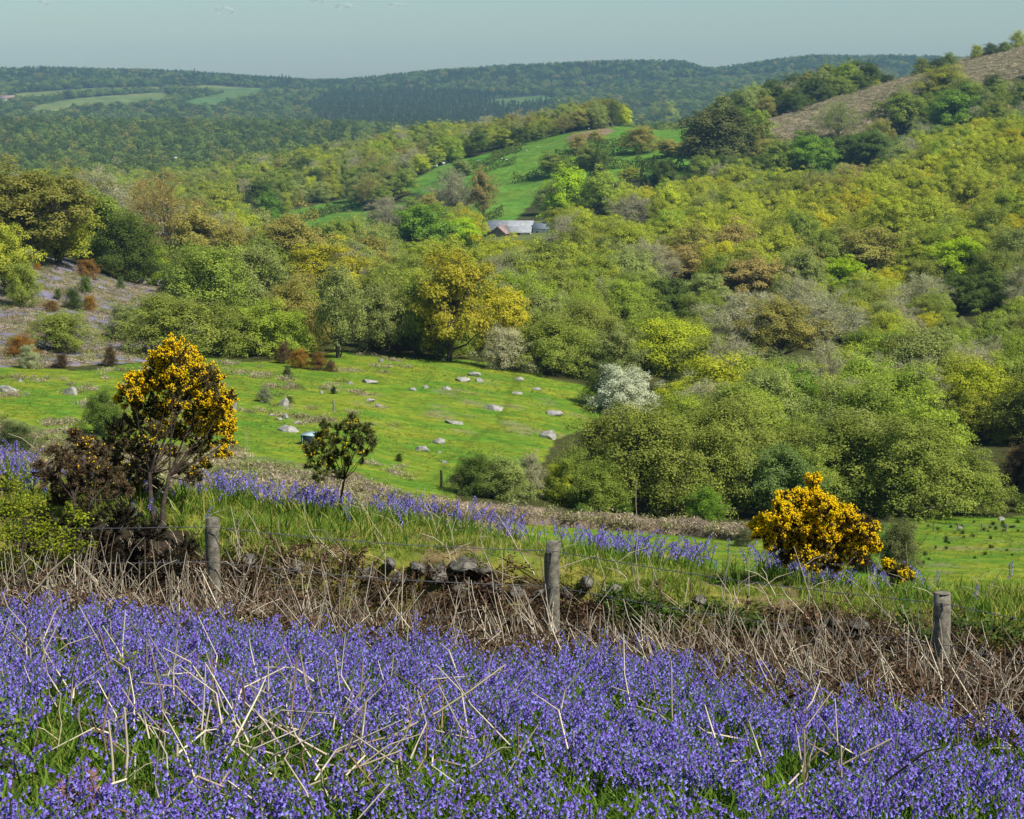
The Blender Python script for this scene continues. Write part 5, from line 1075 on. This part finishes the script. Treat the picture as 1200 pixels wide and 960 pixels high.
house('farmhouse', zf(640, 262, 645, 5.0), 8, 5.5, 3.4, 5.0, R(-12), M['whitew'], M['slate'], 'whitewashed farmhouse with a tall white chimney right of the barns', 'farmhouse', chim=[0.2], wins=[(-2.6, 2), (2.4, 2)], doors=[(0, 1, 2)])
for (u, v, D0, L_, lab, wm, rm) in [(9,122,1700,26,'distant farmhouse with a reddish roof on the far hill at the left edge','whitew','rust'),(204,196,900,7,'tiny white cottage among the valley trees at left','whitew','whitew'),(471,158,1600,16,'small pale house at the end of the wooded ridge','whitew','slate'),(919,112,1700,26,'tiny red roofed house left of the moor','stonew','rust')]:
    x, y, z = hit(u, v, D0); house('house', (x, y, z+(2 if D0 > 1000 else 5)), L_, L_*.5, L_*.28, L_*.5, R(8), M[wm], M[rm], lab, 'house', wins=[(-L_*.3, L_*.16), (L_*.3, L_*.16)])

# sheep and bales on the hill fields
M['wool'] = rough_mat('wool', (.62, .60, .52), (.78, .76, .68), 9, bump=.4); M['face'] = rough_mat('sheep_face', (.05, .045, .04), (.09, .08, .07), 9, bump=0)
sv, sf = ico(2); sv2 = sv*np.array([.62, .32, .33])*(1+.08*np.random.default_rng(1).normal(size=(len(sv), 1))); sv2 = sv2+[0, 0, .62]
sb = MB().add(sv2, None, sf); sb.tube([(.5, 0, .72), (.72, 0, .86)], [.17, .13], 7); 
hb = MB().add(sv*np.array([.19, .1, .11])+[.84, 0, .86], None, sf); hb.box((.74, .12, .93), (.04, .1, .05)); hb.box((.74, -.12, .93), (.04, .1, .05))
lg = MB(); [lg.tube([(sx, sy, .5), (sx, sy, .25), (sx+.01, sy, 0)], [.07, .05, .045], 6) for sx in (-.38, .38) for sy in (-.15, .15)]
sheepm = [sb.mesh('fleece', M['wool'], True), hb.mesh('head', M['face'], True), lg.mesh('legs', M['face'], True)]
for i, (u, v) in enumerate([(577,186),(588,188),(594,189),(560,190),(617,178),(654,202),(690,152),(600,180),(545,198),(630,174),(583,184)]):
    x, y, z = hit(u, v, 650); e = empty('sheep', (x, y, z), rnd.uniform(0, 6.28)); e.scale = (.9, .9, .9)
    for nm, me in zip(('fleece', 'head', 'legs'), sheepm): o = bpy.data.objects.new(nm, me); C.objects.link(o); o.parent = e
    tag(e, 'white sheep grazing on the upper hill field, %s' % ['left of the others', 'in the middle of the flock', 'right in the middle of the flock', 'near the field bottom', 'near the ridge hedge', 'below the hedge right of the flock', 'under the ploughed strip', 'above the flock', 'close to the lower hedge', 'highest on the field', 'beside the first in the flock'][i], 'sheep', 'sheep on the hill field')
M['wrap'] = rough_mat('bale_wrap', (.70, .74, .74), (.80, .83, .82), 2, rough=.4, bump=.1)
for i, (u, v) in enumerate([(505,197),(511,196),(520,193)]):
    x, y, z = hit(u, v, 650); o = MB().tube([(-.75, 0, .65), (-.7, 0, .65), (.7, 0, .65), (.75, 0, .65)], [.45, .65, .65, .45], 14, cap=True).build('wrapped_bale', M['wrap'], None, False); o.location = (x, y, z); o.rotation_euler = (0, 0, rnd.uniform(0, 3)); tag(o, 'white wrapped bale by the hill field trees, %s' % ['leftmost', 'middle', 'rightmost'][i]+' of three', 'bale', 'white bales on the hill')

# far skyline conifers seen one by one
for i, u in enumerate([318,322,327,331,335,339,250,228,232,700,835,2+840]):
    v = np.interp(u, [200, 400, 700, 850], [90, 101, 82, 80]); x, y, z = hit(u, v+1.5, 3500); k = y/F; add_tree('conifer', x, y, z, 7*k, (9+rnd.random()*4)*k, COLS['dark'], 'small dark conifer standing above the far skyline', 'conifers on the far skyline', name='skyline_conifer')

# ------------------------------------------------------------------ haze and clouds
hm, N, L, out = new_mat('air_haze'); pv = N.new('ShaderNodeVolumePrincipled'); pv.inputs['Color'].default_value = (.33, .61, .93, 1); pv.inputs['Density'].default_value = 8.5e-5; pv.inputs['Anisotropy'].default_value = 0.0
L.new(pv.outputs[0], out.inputs['Volume'])
zlo, zhi = float(min(ZT[:, :-40].min(), -160))-1-3, 140.0
hz = MB().box((0, 3230, (zlo+zhi)/2), (7000, 6560, zhi-zlo)).build('haze', hm); tag(hz, 'thin bluish haze filling the valley air', 'haze', kind='stuff'); hz.display_type = 'WIRE'

cm_, N, L, out = new_mat('cloud_vapour'); df = N.new('ShaderNodeBsdfDiffuse'); df.inputs[0].default_value = (.9, .88, .86, 1); tl = N.new('ShaderNodeBsdfTranslucent'); tl.inputs[0].default_value = (.9, .88, .86, 1); ad = N.new('ShaderNodeMixShader'); L.new(df.outputs[0], ad.inputs[1]); L.new(tl.outputs[0], ad.inputs[2])
tr_ = N.new('ShaderNodeBsdfTransparent'); mx_ = N.new('ShaderNodeMixShader'); tc_ = N.new('ShaderNodeTexCoord'); nz_ = N.new('ShaderNodeTexNoise'); nz_.inputs['Scale'].default_value = .03; nz_.inputs['Detail'].default_value = 5; L.new(tc_.outputs['Object'], nz_.inputs[0]); mr_ = N.new('ShaderNodeMapRange'); mr_.inputs[1].default_value = .42; mr_.inputs[2].default_value = .7; mr_.inputs[4].default_value = .32; L.new(nz_.outputs[0], mr_.inputs[0]); L.new(mr_.outputs[0], mx_.inputs[0]); L.new(tr_.outputs[0], mx_.inputs[1]); L.new(ad.outputs[0], mx_.inputs[2]); L.new(mx_.outputs[0], out.inputs[0])
for i, (u, v, wp, hp, lab) in enumerate([(263, 12, 20, 9, 'small pale cloud high in the sky left of centre'), (371, 2, 16, 7, 'faint cloud at the top edge above the middle left hills'), (403, 8, 20, 8, 'thin pale cloud just right of the one at the top edge'), (52, 3, 14, 6, 'tiny cloud at the top left corner of the sky'), (465, 6, 18, 4, 'faintest wisp of cloud right of the others')]):
    D = 9600.; c = pt(u, v, D); k = D/F; r_ = np.random.default_rng(i+5); v_ = IV.copy(); nz = fbm(v_[:, 0]*1.6+i*7, v_[:, 1]*1.3+v_[:, 2]*2.1, 4)-.45; v_ = v_*(1+1.1*nz)[:, None]*np.array([wp*k*.5, wp*k*.4, hp*k*.5])
    o = MB().add(v_, None, IF).build('cloud', cm_, None, True); o.location = c; tag(o, lab, 'cloud')
